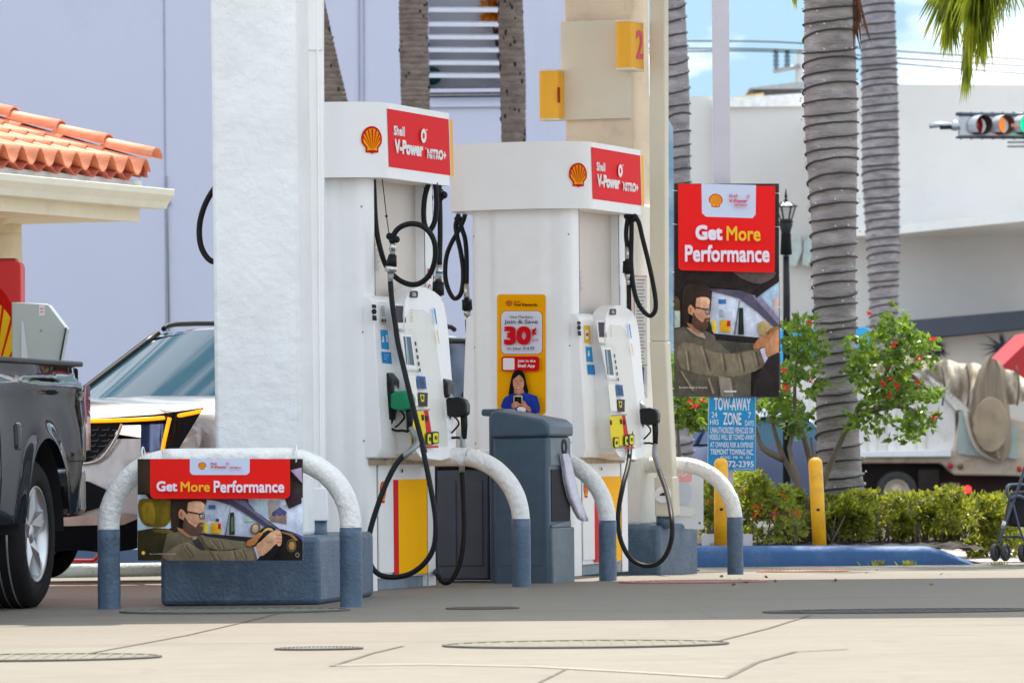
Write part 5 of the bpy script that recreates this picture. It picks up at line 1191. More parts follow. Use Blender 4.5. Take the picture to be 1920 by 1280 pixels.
r_=thing('building','tall white corner building with curved ledge behind the traffic signal','building',P(1800,900,YBd),'white blocks across the street')
b=MB();boxpx(b,1596,158,2300,160,YBd,25,-2);b.build('wall',m_rb,r_)
b=MB();rows=[]
lp=[(1560,428,149),(1690,421,148.0),(1780,411,146),(1860,403,144),(1960,393,141),(2200,380,136)]
top=[P(*p) for p in lp];b.prism([p for p in top]+[Vector((top[-1].x,YBd,top[-1].z)),Vector((top[0].x,YBd,top[0].z))],(0,0,-.28));b.build('ledge',M('ledge_white',(.74,.74,.72),.6,.03,2),r_)
b=MB();b.prism([P(1640,606,146),P(1960,578,146),P(1960,612,146),P(1640,642,146)],(0,3.8,0));b.build('sign_band',M('slate_band',(.05,.06,.085),.6,.1,1),r_)
b=MB();b.prism([P(1640,645,147),P(1960,614,147),P(1960,960,147),P(1640,960,147)],(0,2.8,0));sf_=b.build('shop_front',M('pale_shop_front',(.62,.58,.52),.7,.05,.6),r_)
a=Art(lambda x,y,k:P(x,y,146.95-k*8),.001);rng=random.Random(8)
for cx,cy,sc in ((1755,650,1),(1880,650,1.5),(1800,720,1.2)):
    for i in range(46):
        q=rng.uniform(0,2*pi);L=rng.uniform(12,34)*sc;ex,ey=cx+L*cos(q),cy+L*.8*sin(q)+abs(cos(q))*6;a.poly([(cx+3*cos(q+1.5),cy+3*sin(q+1.5)),(ex,ey),(cx-3*cos(q+1.5),cy-3*sin(q+1.5))],(64,66,74))
a.build('window_reflection',sf_)
r_=thing('awning','red sloping awning at the right edge above the truck','awning',P(1900,720,120))
b=MB();b.prism([P(1862,702,120),P(1950,618,120),P(1960,620,120),P(1960,726,120),P(1862,704,120)],(0,6,0));b.build('canvas',M('red_canvas',(.42,.02,.025),.7,.1,1),r_)
b=MB();b.tube([P(1930,720,121),P(1930,900,121)],.05,8);b.build('post',m_grey,r_)
r_=thing('awning','bright blue awning behind the wrapped palm trunk','awning',P(1560,660,130))
b=MB();b.prism([P(1230,622,130),P(1500,618,130),P(1640,612,130),P(1660,640,130),P(1640,668,130),P(1230,690,130)],(0,3,0));b.build('canvas',M('cyan_canvas',(.03,.45,.95),.6,.08,1,trans=.2),r_)
b=MB();b.tube([P(1300,690,131),P(1300,900,131)],.05,8);b.tube([P(1600,660,131),P(1600,900,131)],.05,8);b.build('post',m_grey,r_)
r_=thing('feather_flag','narrow blue and white wavy banner seen behind the far column downpipe','flag',P(1252,900,48))
a=[(1244,205),(1262,240),(1264,400),(1262,560),(1264,690),(1238,700),(1240,420)]
b=MB();b.prism([P(x,y,48) for x,y in a],(0,.02,0));b.build('cloth',M('sky_blue_cloth',(.02,.22,.5),.7,.3,2,col2=(.5,.62,.7)),r_)
b=MB();b.tube([P(1240,200,48.05),P(1238,960,48.05)],.02,8);b.build('pole',m_grey,r_)
# utility pole, insulators and wires
r_=thing('utility_pole','distant concrete utility pole with cross arm and insulators between palms','utility pole',P(1502,300,190))
m_cp=M('pale_concrete_pole',(.42,.44,.46),.8)
b=MB();b.tube([P(1502,600,190),P(1500,98,190)],[.24,.2],10);b.tube([P(1500,103,190),P(1500,92,190)],.1,8);b.build('pole',m_cp,r_)
b=MB();b.tube([P(1450,134,189.7),P(1500,124,189.7)],.09,8);b.build('cross_arm',m_grey,r_)
for x in (1455,1476): 
    b=MB();b.tube([P(x,130,189.7)]+[P(x,126-i*4,189.7) for i in range(9)],[.07]+[.14 if i%2 else .07 for i in range(9)],8);b.build('insulator',M('insulator_grey',(.08,.14,.2),.4),r_)
for k,(y0,y1,y2,w) in enumerate(((78,79,112,'upper'),(92,93,124,'middle'),(99,97,141,'lower'))):
    b=MB();b.tube([P(1200,y0,189.5),P(1455,y1,189.5),P(1700,(y1+y2)/2+2,189.5),P(2050,y2+8,189.5)],.028,6,sub=5);tag(b.build('power_line',m_dark),'%s of the three thin power lines crossing the sky behind the palms'%{'upper':'topmost','middle':'middle','lower':'lowest'}[w],'cable','power lines')
# street lamp
r_=thing('street_lamp','black lantern street lamp just right of the tall portrait poster','street lamp',P(1474,900,60))
b=MB();q=lambda u,v:P(u,v,60)
b.tube([q(1475,960),q(1475,560),q(1474,480)],[.05,.045,.04],14);b.lathe([(.001,0),(.075,.02),(.06,.3),(.09,.4),(.05,.45)],16,c=q(1474,480));b.lathe([(.02,0),(.07,.02),(.03,.1),(.06,.14),(.03,.2)],16,c=q(1474,445));b.build('post',m_black,r_)
ct=q(1474,408)
b=MB();b.lathe([(.07,-.02),(.12,.15)],6,c=ct,smooth=False);b.build('glass',M('lantern_glass',(.5,.5,.48),.1,.05,2,alpha=.35),r_)
b=MB();b.lathe([(.001,.27),(.03,.2),(.075,.19),(.15,.145),(.14,.135),(.001,.135)],6,c=ct,smooth=False);b.tube([ct+Vector((0,0,.25)),ct+Vector((0,0,.36))],[.02,.004],8)
for i in range(6): q_=pi/3*i;b.tube([ct+Vector((.07*cos(q_),.07*sin(q_),-.02)),ct+Vector((.125*cos(q_),.125*sin(q_),.15))],.008,6)
b.lathe([(.03,-.1),(.09,-.06),(.08,-.02),(.001,-.02)],12,c=ct);b.build('lantern_frame',m_black,r_)
# ---------------- kerb, planting bed, palms, shrubs ----------------
m_kerb=M('blue_kerb_paint',(.022,.095,.26),.6,.14,4,bump=.3,bsc=18,dirt=((.12,.2,.36),.5),dsc=3)
b=MB();prof=[];rows=[]
n=44
for i in range(n+1):
    u=1180+(1836-1180)*i/n
    vt=1023 if u<1740 else 1023+ (1060-1023)*((u-1740)/96)**1.3
    base=P(u,1059 if u<1500 else 1059+(u-1500)/336*4,37.2);z1=P(u,vt,37.35).z;z0=base.z-.03
    h=max(.004,z1-z0);rows.append([(base.x,37.2-.0,z0),(base.x,37.2,z0+h*.7),(base.x,37.23,z0+h*.92),(base.x,37.3,z0+h),(base.x,37.5,z0+h),(base.x,37.6,z0+h*.6),(base.x,37.6,z0)])
b.grid(rows);kb=b.build('kerb',m_kerb,kind='structure')
kz=P(1500,1024,37.5).z
b=MB();p0,p1=P(1180,1040,37.6).x,P(1785,1040,37.6).x
b.grid([[(p0+(p1-p0)*i/40,37.55+j*.25,kz-.03+.012*sin(i*1.7+j)+.01*sin(j*2.3)) for i in range(45)] for j in range(40)]);b.build('planting_soil',M('dark_mulch',(.035,.024,.018),.95,.5,14,bump=.8,bsc=14),kind='structure')
b=MB();b.grid([[(p1+.1+x,y,gz(y)+.006) for x in (0,8)] for y in (37.9,39,41,43)],False);b.build('pavement',M('pink_grey_paving',(.42,.38,.37),.8,.1,5,dirt=((.2,.18,.18),.4),dsc=6),kind='structure')
b=MB();q=P(1300,1003,38.7);b.prism([P(1317,1001,38.7),P(1411,1001,38.7),P(1411,1026,38.7),P(1317,1026,38.7)],(0,.12,0));tag(b.build('concrete_block',M('white_block',(.62,.64,.72),.8,.1)),'low white painted block on the soil behind the blue kerb','block')
# ---- palms
m_royal=M('grey_palm_bark',(.28,.25,.255),.9,.35,3,bump=.6,bsc=18,dirt=((.5,.49,.5),.8),dsc=2.4,stretch=(1,1,3.5))
m_coco=M('brown_palm_bark',(.21,.16,.135),.95,.25,5,bump=1,bsc=20,dirt=((.08,.055,.045),.8),dsc=6,stretch=(1,1,2.2))
m_lstr=M('light_string_cable',(.03,.035,.03),.6);m_bulb=M('clear_bulb',(.6,.6,.5),.25)
m_leaf=M('palm_leaf',(.2,.32,.05),.5,.5,6,trans=.6,col2=(.55,.58,.13))
def palm(lbl,prof,Y,mat,ring,amp,lights=None,crown=True,ztop=8.5,seed=1,grp=None,zbase=None):
    "prof: (v, centre u, width px) from the top of the picture down"
    rng=random.Random(seed);pts=[]
    for v,u,w in prof: p=P(u,v,Y);pts.append((p.z,p.x,w*Y/F/2))
    pts.sort();z0=gz(Y) if zbase is None else zbase
    lo=pts[0];pts=[(z0-.1,lo[1]+(lo[1]-pts[1][1])/(lo[0]-pts[1][0])*(z0-lo[0]) if len(pts)>1 else lo[1],lo[2]*1.08)]+pts
    hi=pts[-1];k=(hi[1]-pts[-2][1])/(hi[0]-pts[-2][0]);pts.append((ztop,hi[1]+k*.6*(ztop-hi[0]),hi[2]*.9))
    def at(z):
        for (a,x,r),(b_,x2,r2) in zip(pts,pts[1:]):
            if z<=b_: f=(z-a)/(b_-a);f2=f*f*(3-2*f) if False else f;return x+(x2-x)*f2,r+(r2-r)*f2
        return pts[-1][1:]
    r_=thing('palm_tree',lbl,'palm tree',(at(z0)[0],Y,z0),grp)
    b=MB();zz=z0-.1;rows=[];NS=30;bul=[rng.uniform(-1,1) for _ in range(400)];i=0
    while zz<ztop:
        x,r=at(zz);st=ring*rng.uniform(.75,1.25)
        for f,dr in ((0,-.012),(.12,.0),(.5,.004),(.9,.0)):
            z=zz+st*f;x,r=at(z);R=r*(1+amp*dr*60*.1)
            rows.append([(x+(R+amp*.004*sin(j*1.3+i*.9))*cos(2*pi*j/NS),Y+R*sin(2*pi*j/NS),z+amp*.006*sin(j*2*pi/NS*2+i)) for j in range(NS+1)])
        zz+=st;i+=1
    b.grid(rows);tk=b.build('trunk',mat,r_)
    if mat is m_coco:
        b=MB()
        for _ in range(90):
            z=rng.uniform(2,ztop*.75);x,r=at(z);q=rng.uniform(pi,2*pi);c=Vector((x+r*1.0*cos(q),Y+r*1.0*sin(q),z));b.ball(c,rng.uniform(.008,.02),6,5,(1,1,rng.uniform(.8,2.6)))
        o=b.build('bark_holes',m_dark,tk);o['kind']='stuff'
    if lights:
        b=MB();z=max(z0+.5,lights[0]);q=0;hp=[];bp_=[];
        while z<lights[1]:
            gap=rng.uniform(*lights[2])
            wob=rng.uniform(-.3,.3)*gap
            for j in range(24):
                f=j/24;zq=z+gap*f+wob*sin(2*pi*f)+rng.uniform(-.003,.003);x,r=at(zq);hp.append((x+(r+.012)*cos(q),Y+(r+.012)*sin(q),zq))
                if rng.random()<.16: bp_.append(Vector((x+(r+.03)*cos(q),Y+(r+.03)*sin(q),zq+rng.uniform(.01,.035)*rng.choice((1,1,-1)))))
                q+=2*pi/24
            z+=gap
        b.tube(hp,.0085*max(1,Y/48),6)
        ls=b.build('light_string',m_lstr,r_)
        b=MB()
        for c in bp_: b.ball(c,.0085,6,4)
        b.build('bulbs',m_bulb,ls)['kind']='stuff'
    if crown:
        x,r=at(ztop);b=MB();nf=14
        for i in range(nf):
            q=2*pi*i/nf+rng.uniform(-.15,.15);el_=rng.uniform(-.1,1.0);L=rng.uniform(2.6,3.3);frond(b,Vector((x,Y,ztop)),q,el_,L,rng)
        b.build('crown',m_leaf,r_)
        b=MB();b.tube([(x,Y,ztop-1.2),(x,Y,ztop-.4),(x,Y,ztop+.1)],[r*.95,r*1.05,r*.6],16);b.build('crownshaft',M('green_shaft',(.12,.2,.06),.5),r_)
    return r_
def frond(b,o,az_,el_,L,rng,n=46,leafL=.55,pts=None,hang=.6,w=.017):
    P3=[]
    if pts is None:
        d=Vector((cos(az_)*cos(el_),sin(az_)*cos(el_),sin(el_)));p=o.copy()
        for i in range(n+1): P3.append(p.copy());p+=d*L/n;d.z-=1.9/n;d.normalize()
    else: P3=crv([Vector(p) for p in pts],[0]*len(pts),max(1,n//(len(pts)-1)))[0]
    n=len(P3)-1;b.tube(P3,[.02*(1-.8*i/n)+.003 for i in range(n+1)],5,caps=False)
    for i in range(2,n+1):
        t=(P3[i]-P3[i-1]).normalized();sd=t.cross(Vector((0,0,1)));sd=sd.normalized() if sd.length>.05 else Vector((1,0,0))
        ll=leafL*max(.45,(sin(pi*min(1,(i/n)*.82+.12)))**.6)
        for sg in (-1,1):
            for _ in range(2):
                d=(sd*sg*rng.uniform(.3,1.25)+t*rng.uniform(.35,.8)+Vector((rng.uniform(-.2,.2),rng.uniform(-.3,.3),-hang*rng.uniform(.4,1.3)))).normalized();L_=ll*rng.uniform(.7,1.1)
                wv=d.cross(Vector((rng.gauss(0,1),rng.gauss(0,1),rng.gauss(0,1)))).normalized()*w
                m=P3[i]+d*L_*.5;e=P3[i]+d*L_+Vector((0,0,-.22*L_));b.add([P3[i],m+wv,e,m-wv],[(0,1,2),(0,2,3)])
palm('thick grey royal palm wrapped in string lights, nearest behind the hedge',[(0,1556,95),(100,1556,97),(200,1557,100),(300,1560,94),(400,1563,86),(520,1564,80),(640,1567,78),(760,1569,77),(860,1573,82),(900,1575,87),(930,1576,95),(950,1576,104)],41.2,m_royal,.16,.25,(0,4.7,(.085,.14)),seed=3,grp='royal palms wound with string lights')
palm('slimmer grey royal palm just right of the thick wrapped one, standing further back',[(0,1645,64),(100,1648,66),(200,1650,68),(330,1651,69),(460,1656,61),(560,1657,53),(650,1657,50)],118,m_royal,.3,.25,(1.0,12.6,(.17,.25)),ztop=17,seed=4,grp='royal palms wound with string lights')
palm('grey royal palm wound with lights between far column and pole',[(0,1265,38),(100,1267,44),(170,1269,47),(330,1272,44),(600,1275,42)],58,m_royal,.2,.3,(.5,6.6,(.11,.2)),ztop=10.5,seed=5,grp='royal palms wound with string lights')
palm('leaning brown palm trunk beside the near column top',[(-100,560,56),(0,583,50),(90,602,52),(183,621,58)],62,m_coco,.07,.6,seed=6,ztop=9.3,grp='brown palms by the lavender wall')
palm('brown ringed palm trunk above the left pump sign',[(-20,775,55),(90,776,54),(190,779,54),(300,781,56)],62,m_coco,.07,.6,seed=7,ztop=10,grp='brown palms by the lavender wall')
palm('dark brown palm trunk right of the louvred opening',[(-20,956,46),(80,959,48),(130,961,49),(255,963,46)],63,m_coco,.09,.5,seed=8,ztop=9.6,grp='brown palms by the lavender wall')
# hanging frond upper right, belongs to a palm outside the frame
r_=palm('palm outside the right edge whose leafy frond hangs into the top right corner',[(0,2110,90),(900,2110,90)],39.5,m_royal,.16,.5,None,False,ztop=5.6,seed=9)
rng=random.Random(12);b=MB();q=lambda u,v,k=0:P(u,v,38.2+k)
frond(b,None,0,0,0,rng,n=150,leafL=.72,pts=[q(2105,-330,1),q(2000,-290,.5),q(1910,-180,.2),q(1850,-110),q(1828,-20),q(1812,118)],hang=1.0,w=.010)
frond(b,None,0,0,0,rng,n=120,leafL=.68,pts=[q(2105,-330,1),q(1950,-270,.8),q(1850,-160,.5),q(1800,-70,.3),q(1780,40,.3)],hang=1.0,w=.010)
frond(b,None,0,0,0,rng,n=140,leafL=.7,pts=[q(2105,-330,.6),q(2010,-270,.2),q(1930,-170,.1),q(1862,-50,.1),q(1842,60,.1)],hang=.9,w=.010)
for i in range(8): frond(b,q(2110,-330,1.3),2*pi*i/8,.5,2.6,rng,n=30)
b.build('crown',m_leaf,r_)
r_=[o for o in S.collection.objects if o.name=='palm_tree'][0]
rng=random.Random(31);b=MB();q=lambda u,v,k=0:P(u,v,41.2+k)
frond(b,None,0,0,0,rng,n=80,leafL=.3,pts=[q(1556,-640,0),q(1510,-480,-.4),q(1484,-260,-.5),q(1482,-110,-.5),q(1490,-12,-.5)],hang=.9,w=.010)
b.build('hanging_frond',m_leaf,r_)
b=MB()
for i in range(46): c=q(1606+rng.gauss(0,3),rng.uniform(-60,40),-.1);leaf(b,c,.3,.012,rng,Vector((rng.gauss(0,.15),0,-1)).normalized())
b.build('dry_sheath',M('dry_brown_sheath',(.16,.07,.04),.9,.4,9),r_)
# ---- shrubs
m_hl=M('hedge_leaf',(.13,.19,.028),.42,.72,11,trans=.45,col2=(.40,.42,.06));m_hd=M('hibiscus_leaf',(.07,.16,.03),.32,.4,9,trans=.42,col2=(.26,.38,.07))
m_twig=M('grey_twig',(.16,.13,.1),.9,.2,9)
m_flo=M('orange_flower',(.75,.12,.03),.6,.2,9,trans=.3);m_red=M('red_hibiscus_flower',(.65,.02,.03),.6,.2,9,trans=.3)
def hedge(lbl,u0,u1,topf,Y0,Y1,n,size,mat,seed,fl=0,cat='hedge'):
    rng=random.Random(seed);r_=thing('hedge',lbl,cat,P((u0+u1)/2,1020,(Y0+Y1)/2));b=MB();cl=[]
    for i in range(int((u1-u0)/7)):
        u=rng.uniform(u0,u1);y=rng.uniform(Y0,Y1);zt=P(u,topf(u),y).z;zb=kz+.03 if u<1780 else gz(y)+.05;cl.append((P(u,900,y).x,y,zb+(zt-zb)*rng.uniform(.0,1)**.8,rng.uniform(.07,.15),zt,zb))
    for _ in range(n):
        c=rng.choice(cl);d=Vector((rng.gauss(0,1),rng.gauss(0,1),rng.gauss(0,.9)));d=d.normalized()*c[3]*rng.uniform(.5,1.1);p=Vector(c[:3])+d
        if p.z>c[4]+.03 or p.z<c[5]-.02: continue
        leaf(b,p,size*rng.uniform(.7,1.3),size*.3*rng.uniform(.7,1.2),rng,(d.normalized()+Vector((rng.gauss(0,.6),rng.gauss(0,.6),rng.gauss(.3,.5)))).normalized())
    b.build('foliage',mat,r_)
    b=MB()
    for _ in range(int((u1-u0)/5)):
        u=rng.uniform(u0,u1);y=rng.uniform(Y0,Y1);p=P(u,1000,y);p.z=kz-.03;q=p+Vector((rng.gauss(0,.1),rng.gauss(0,.06),rng.uniform(.2,.4)));b.tube([p,(p+q)/2+Vector((rng.gauss(0,.03),0,0)),q],[.009,.007,.004],5)
    b.build('stems',m_twig,r_)
    if fl:
        b=MB()
        for _ in range(fl):
            u=rng.uniform(u0,u1);y=rng.uniform(Y0,Y0+.3);c=P(u,topf(u)+rng.uniform(-6,70)**1.0,y)
            for _ in range(9): leaf(b,c+Vector((rng.gauss(0,.016),rng.gauss(0,.016),rng.gauss(0,.012))),.03,.013,rng)
        b.build('flowers',m_flo,r_)['kind']='stuff'
    return r_
hedge('bright green flowering hedge with orange blooms behind the far hoop',1318,1500,lambda u:896+max(0,(u-1400))*.38+5*sin(u*.07),38.9,40.0,6500,.05,M('lime_leaf',(.15,.25,.035),.4,.7,11,trans=.45,col2=(.46,.5,.09)),21,15)
hedge('long yellow green clipped hedge in front of the dump truck',1470,1905,lambda u:930+5*sin(u*.045)+4*sin(u*.13)+(max(0,u-1840)*.15),39.4,41.0,21000,.048,m_hl,22,0)
def bush(lbl,blobs,trunks,Y,seed,n,mat,size=.085,fl=()):
    rng=random.Random(seed);r_=thing('hibiscus_shrub',lbl,'shrub',P(trunks[0][0][0],1010,Y));b=MB()
    tot=sum(w for *_,w in blobs)
    for u,v,ru,rv,w in blobs:
        k=max(1,int(n*w/tot/9))
        for _ in range(k):
            q=rng.uniform(0,2*pi);r=rng.random()**.4*1.05;c=P(u+ru*r*cos(q),v+rv*r*sin(q),Y+rng.uniform(-.35,.35));tw=Vector((rng.gauss(0,1),rng.gauss(0,.6),rng.gauss(.2,.6))).normalized()
            for m in range(9):
                d=(tw+Vector((rng.gauss(0,.8),rng.gauss(0,.8),rng.gauss(0,.7)))).normalized();leaf(b,c+tw*rng.uniform(-.06,.08),size*rng.uniform(.6,1.15),size*.27,rng,d)
    b.build('foliage',mat,r_)
    b=MB()
    for t in trunks:
        pts=[P(u,v,Y+dy) for u,v,dy in t];m=len(pts);b.tube(pts,[.035*(1-.7*i/(m-1)) for i in range(m)],8,sub=3)
    b.build('branches',m_twig,r_)
    for u,v in fl:
        b=MB();c=P(u,v,Y-.42)
        for i in range(7): leaf(b,c+Vector((rng.gauss(0,.008),rng.gauss(0,.008),rng.gauss(0,.01))),.034,.014,rng)
        b.build('flower',m_red,r_)
    return r_
bush('tall hibiscus shrub with red flowers spreading left and right of the thick palm',
 [(1495,640,26,40,1.5),(1520,650,30,30,1),(1500,720,34,40,1.6),(1470,760,34,30,1),(1500,800,30,26,.8),(1430,770,34,22,.8),(1440,740,30,20,.5),
  (1640,690,46,34,1.6),(1668,640,34,24,1.3),(1690,610,20,18,.6),(1715,670,34,20,1.0),(1680,600,22,14,.5),(1735,640,18,16,.4),(1650,740,44,26,1.4),(1695,745,36,20,.8),(1720,790,30,20,1.1),(1700,820,22,10,.3),(1740,742,26,10,.5),(1630,790,34,22,.8),(1610,660,18,40,.8),(1690,715,36,22,.9)],
 [[(1500,1010,0),(1510,940,-.1),(1470,860,0),(1450,800,0),(1440,760,0)],[(1505,1010,.1),(1530,930,.1),(1510,830,.1),(1490,760,.1),(1495,660,0)],[(1510,1010,.2),(1545,900,.3),(1600,780,.3),(1650,720,.1),(1690,640,0)],[(1470,860,0),(1430,840,0),(1418,800,0)],[(1600,780,.3),(1680,760,0),(1735,780,0)],[(1515,1010,-.1),(1528,960,-.2),(1528,870,-.1),(1520,820,0)],[(1480,1000,0),(1500,920,-.2),(1480,840,-.1),(1500,790,0)],[(1650,720,.1),(1700,700,0),(1745,735,0)]],
 40.3,31,3700,m_hd,.08,fl=[(1468,695),(1523,713),(1474,727),(1677,649),(1666,741),(1684,725),(1753,784),(1726,672),(1654,718),(1749,634),(1520,603),(1722,715),(1628,586),(1672,712)])
bush('dark leafy shrub with red flowers between far column and tow sign',[(1272,760,26,36,1.3),(1300,780,30,26,1),(1262,700,14,30,.6),(1310,745,16,10,.3)],[[(1280,1010,0),(1276,900,0),(1270,800,0)]],44,32,1100,m_hd,.09,[(1292,752),(1302,762),(1318,748)])
bush('small leafy shrub with orange flowers under the far hoop arch',[(1345,930,18,24,1),(1330,960,14,20,.8)],[[(1340,1010,0),(1342,960,0)]],39.4,33,500,m_hd,.07,[(1333,937),(1336,958)])
# ---------------- dump truck ----------------
YD=112.
def D(u,v,k=0): return P(u,v,YD+k)
r_=thing('dump_truck','dirty white dump truck with tan tarpaulin seen over the hedge, tail to the right','truck',(D(1680,960).x,YD,gz(YD)),)
m_tw=M('worn_white_truck_paint',(.78,.75,.70),.5,.06,1.2,dirt=((.42,.33,.24),.6),dsc=1.6)
m_tb=M('dirty_cream_truck_paint',(.55,.45,.33),.6,.14,1.5,dirt=((.22,.15,.09),.7),dsc=2)
def pp(b,pts,dep,k=0): b.prism([D(u,v,k) for u,v in pts],(0,dep,0));return b
b=MB();pp(b,[(1455,848),(1455,716),(1600,700),(1732,700),(1792,768),(1794,850)],2.3);bd=b.build('dump_body',m_tw,r_,.04,2)
b=MB()
for u in (1628,1664,1720,1500,1560): pp(b,[(u,846),(u,740),(u+16,740),(u+16,846)],.12,-.12)
pp(b,[(1732,700),(1742,700),(1802,768),(1792,770)],.12,-.12);pp(b,[(1600,700),(1732,698),(1738,708),(1600,710)],.12,-.12)
b.build('side_rib',m_tw,bd,.02)
b=MB();pp(b,[(1450,858),(1450,850),(1784,842),(1784,856)],.35,-.3);b.build('side_ledge',M('bright_white_edge',(.78,.78,.78),.4,.03),bd,.02)
b=MB();pp(b,[(1455,868),(1450,856),(1784,856),(1800,780),(1800,768),(1935,790),(1935,893),(1788,889),(1764,868)],1.9,-.1);b.build('rear_frame',m_tb,r_,.04,2)
b=MB();pp(b,[(1798,772),(1818,774),(1822,852),(1796,850)],.06,-.2);b.build('light_green_panel',M('faded_mint',(.42,.50,.46),.6,.1,2),r_)
b=MB();pp(b,[(1812,830),(1850,834),(1850,856),(1810,852)],.06,-.22);pp(b,[(1880,795),(1908,800),(1908,860),(1890,858)],.06,-.22);b.build('faded_panel',M('faded_mint2',(.38,.46,.42),.6,.1,2),r_)
for u,v,c in ((1782,873,'r'),(1801,874,'b'),(1912,879,'r')):
    b=MB(Matrix.Translation(D(u,v,-.15)));b.lathe([(.07,0),(.06,-.05),(.001,-.06)],14,ax='Y');b.build('marker_light',M('red_marker',(.5,.02,.02),.3) if c=='r' else M('brown_marker',(.2,.1,.05),.5),r_)
b=MB(Matrix.Translation(D(1814,917,-.1)));b.lathe([(.09,0),(.08,-.05),(.001,-.07)],16,ax='Y');b.build('tail_light',M('lit_red',(1,.02,.02),.4,.02,emit=1.4),r_)
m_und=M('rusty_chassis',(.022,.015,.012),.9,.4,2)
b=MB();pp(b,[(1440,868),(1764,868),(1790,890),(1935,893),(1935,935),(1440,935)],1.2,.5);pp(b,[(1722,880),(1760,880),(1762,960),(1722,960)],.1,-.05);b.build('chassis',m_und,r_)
b=MB();pp(b,[(1764,905),(1800,905),(1798,930),(1764,928)],.3,.3);b.build('rear_step',M('dull_step',(.22,.18,.15),.7,.2,3),r_)
rt=M('cream_steel_rim',(.55,.46,.36),.5,.15,4)
for cu,kk in ((1681,.1),(1546,.1),(1410,.1)):
    c=D(cu,922,kk);T=Matrix.Translation(c)@Matrix.Rotation(radians(-90),4,'Z')
    b=MB(T);R=.49;b.lathe([(.28,-.12),(.44,-.13),(R,-.08),(R,.08),(.46,.13),(.3,.12),(.29,.1)],40,ax='X');ty=b.build('wheel',M('dusty_tyre',(.05,.045,.042),.85,.2,5),r_)
    b=MB(T);b.lathe([(.30,.12),(.27,.11),(.24,.0),(.16,-.02),(.13,.08),(.10,.09),(.001,.09)],32,ax='X');b.build('rim',rt,ty)
# cab
b=MB();pp(b,[(1372,868),(1372,810),(1384,790),(1396,776),(1452,776),(1452,700),(1400,700),(1390,720),(1384,790)][:0] or [(1370,866),(1370,800),(1392,786),(1398,736),(1408,728),(1452,728),(1452,866)],2.2,.1);cb=b.build('cab',M('cream_cab_paint',(.6,.56,.45),.45,.05,2),r_,.08,2)
b=MB();pp(b,[(1402,742),(1432,740),(1432,776),(1400,778)],.02,.06);b.build('cab_window',M('dark_teal_glass',(.03,.07,.08),.1),cb)
b=MB();pp(b,[(1434,832),(1444,832),(1444,844),(1434,844)],.03,.05);b.build('fuel_cap',m_dark,cb)
b=MB();pp(b,[(1456,768),(1498,762),(1502,866),(1456,866)],.1,-.15);b.build('side_box',m_tw,r_,.03)
b=MB();pp(b,[(1460,872),(1484,872),(1480,895),(1462,898)],.04,-.2);b.build('mud_flap',m_tw,r_)
# tarpaulin: draped sheet over the body, rolled end hanging at the tail
m_tp=M('tan_tarpaulin',(.62,.53,.41),.85,.12,1.2,bump=.5,bsc=3)
rng=random.Random(2);rows=[]
tp=[(1560,690),(1620,676),(1680,668),(1735,668),(1790,678),(1840,684),(1880,690),(1940,716)];bt=[(1560,712),(1620,704),(1690,704),(1738,704),(1790,740),(1830,780),(1880,760),(1940,748)]
N=60
def lerp(l,f):
    x=f*(len(l)-1);i=min(int(x),len(l)-2);g=x-i;return l[i][0]*(1-g)+l[i+1][0]*g,l[i][1]*(1-g)+l[i+1][1]*g
for i in range(N+1):
    a=lerp(tp,i/N);c=lerp(bt,i/N);rows.append([D(a[0],a[1]+4,2.4)]+[D(a[0]*(1-k)+c[0]*k+3*sin(i*.5+k*5),a[1]*(1-k)+c[1]*k+2*sin(i*.9+k*9),-.15*sin(pi*k)+.2*sin(i*.8+k*4)+.12*sin(i*1.9-k*6)) for k in (0,.2,.4,.6,.8,1)])
b=MB();b.grid(rows);b.build('tarpaulin',m_tp,r_)
b=MB();ring=[]
ax=[(1862,672,10),(1862,690,22),(1858,712,28),(1856,735,30),(1858,760,34),(1858,790,38),(1860,820,36),(1866,845,26),(1872,860,12)]
rows=[]
for i,(u,v,w) in enumerate(ax): rows.append([D(u+w*cos(q)*(1+.08*sin(q*7+i)),v+(4*cos(q)),-.35-.35*sin(q)*(1+.15*sin(q*9))) for q in [2*pi*j/36 for j in range(37)]])
b.grid(rows);b.build('tarpaulin_roll',M('brown_tarpaulin',(.28,.215,.15),.9,.2,2,bump=.8,bsc=5,dirt=((.4,.34,.22),.7),dsc=1.5,stretch=(3,3,.6)),r_)
b=MB();b.tube([D(1810,770,-.4),D(1822,820,-.45),D(1842,850,-.5),D(1880,866,-.4)],.05,8,sub=3);b.tube([D(1836,690,-.2),D(1826,740,-.3),D(1824,800,-.4)],.03,8,sub=3);b.build('tarpaulin_rope',m_tp,r_)
b=MB();b.prism([D(1858+33*cos(t*pi/14)*(1+.06*sin(t*3)),796+52*sin(t*pi/14),-.86) for t in range(28)],(0,.1,0));b.build('tarpaulin_patch',M('stained_brown_canvas',(.34,.26,.17),.9,.35,2,dirt=((.28,.19,.1),.7),dsc=2),r_,.03)
b=MB()
for u in (1700,1765,1812,1905): b.tube([D(u,686,-.5),D(u+6,720,-.55),D(u+2,760,-.45)],.022,6,sub=2)
b.build('straps',M('dark_strap',(.1,.08,.06),.8),r_)['kind']='stuff'
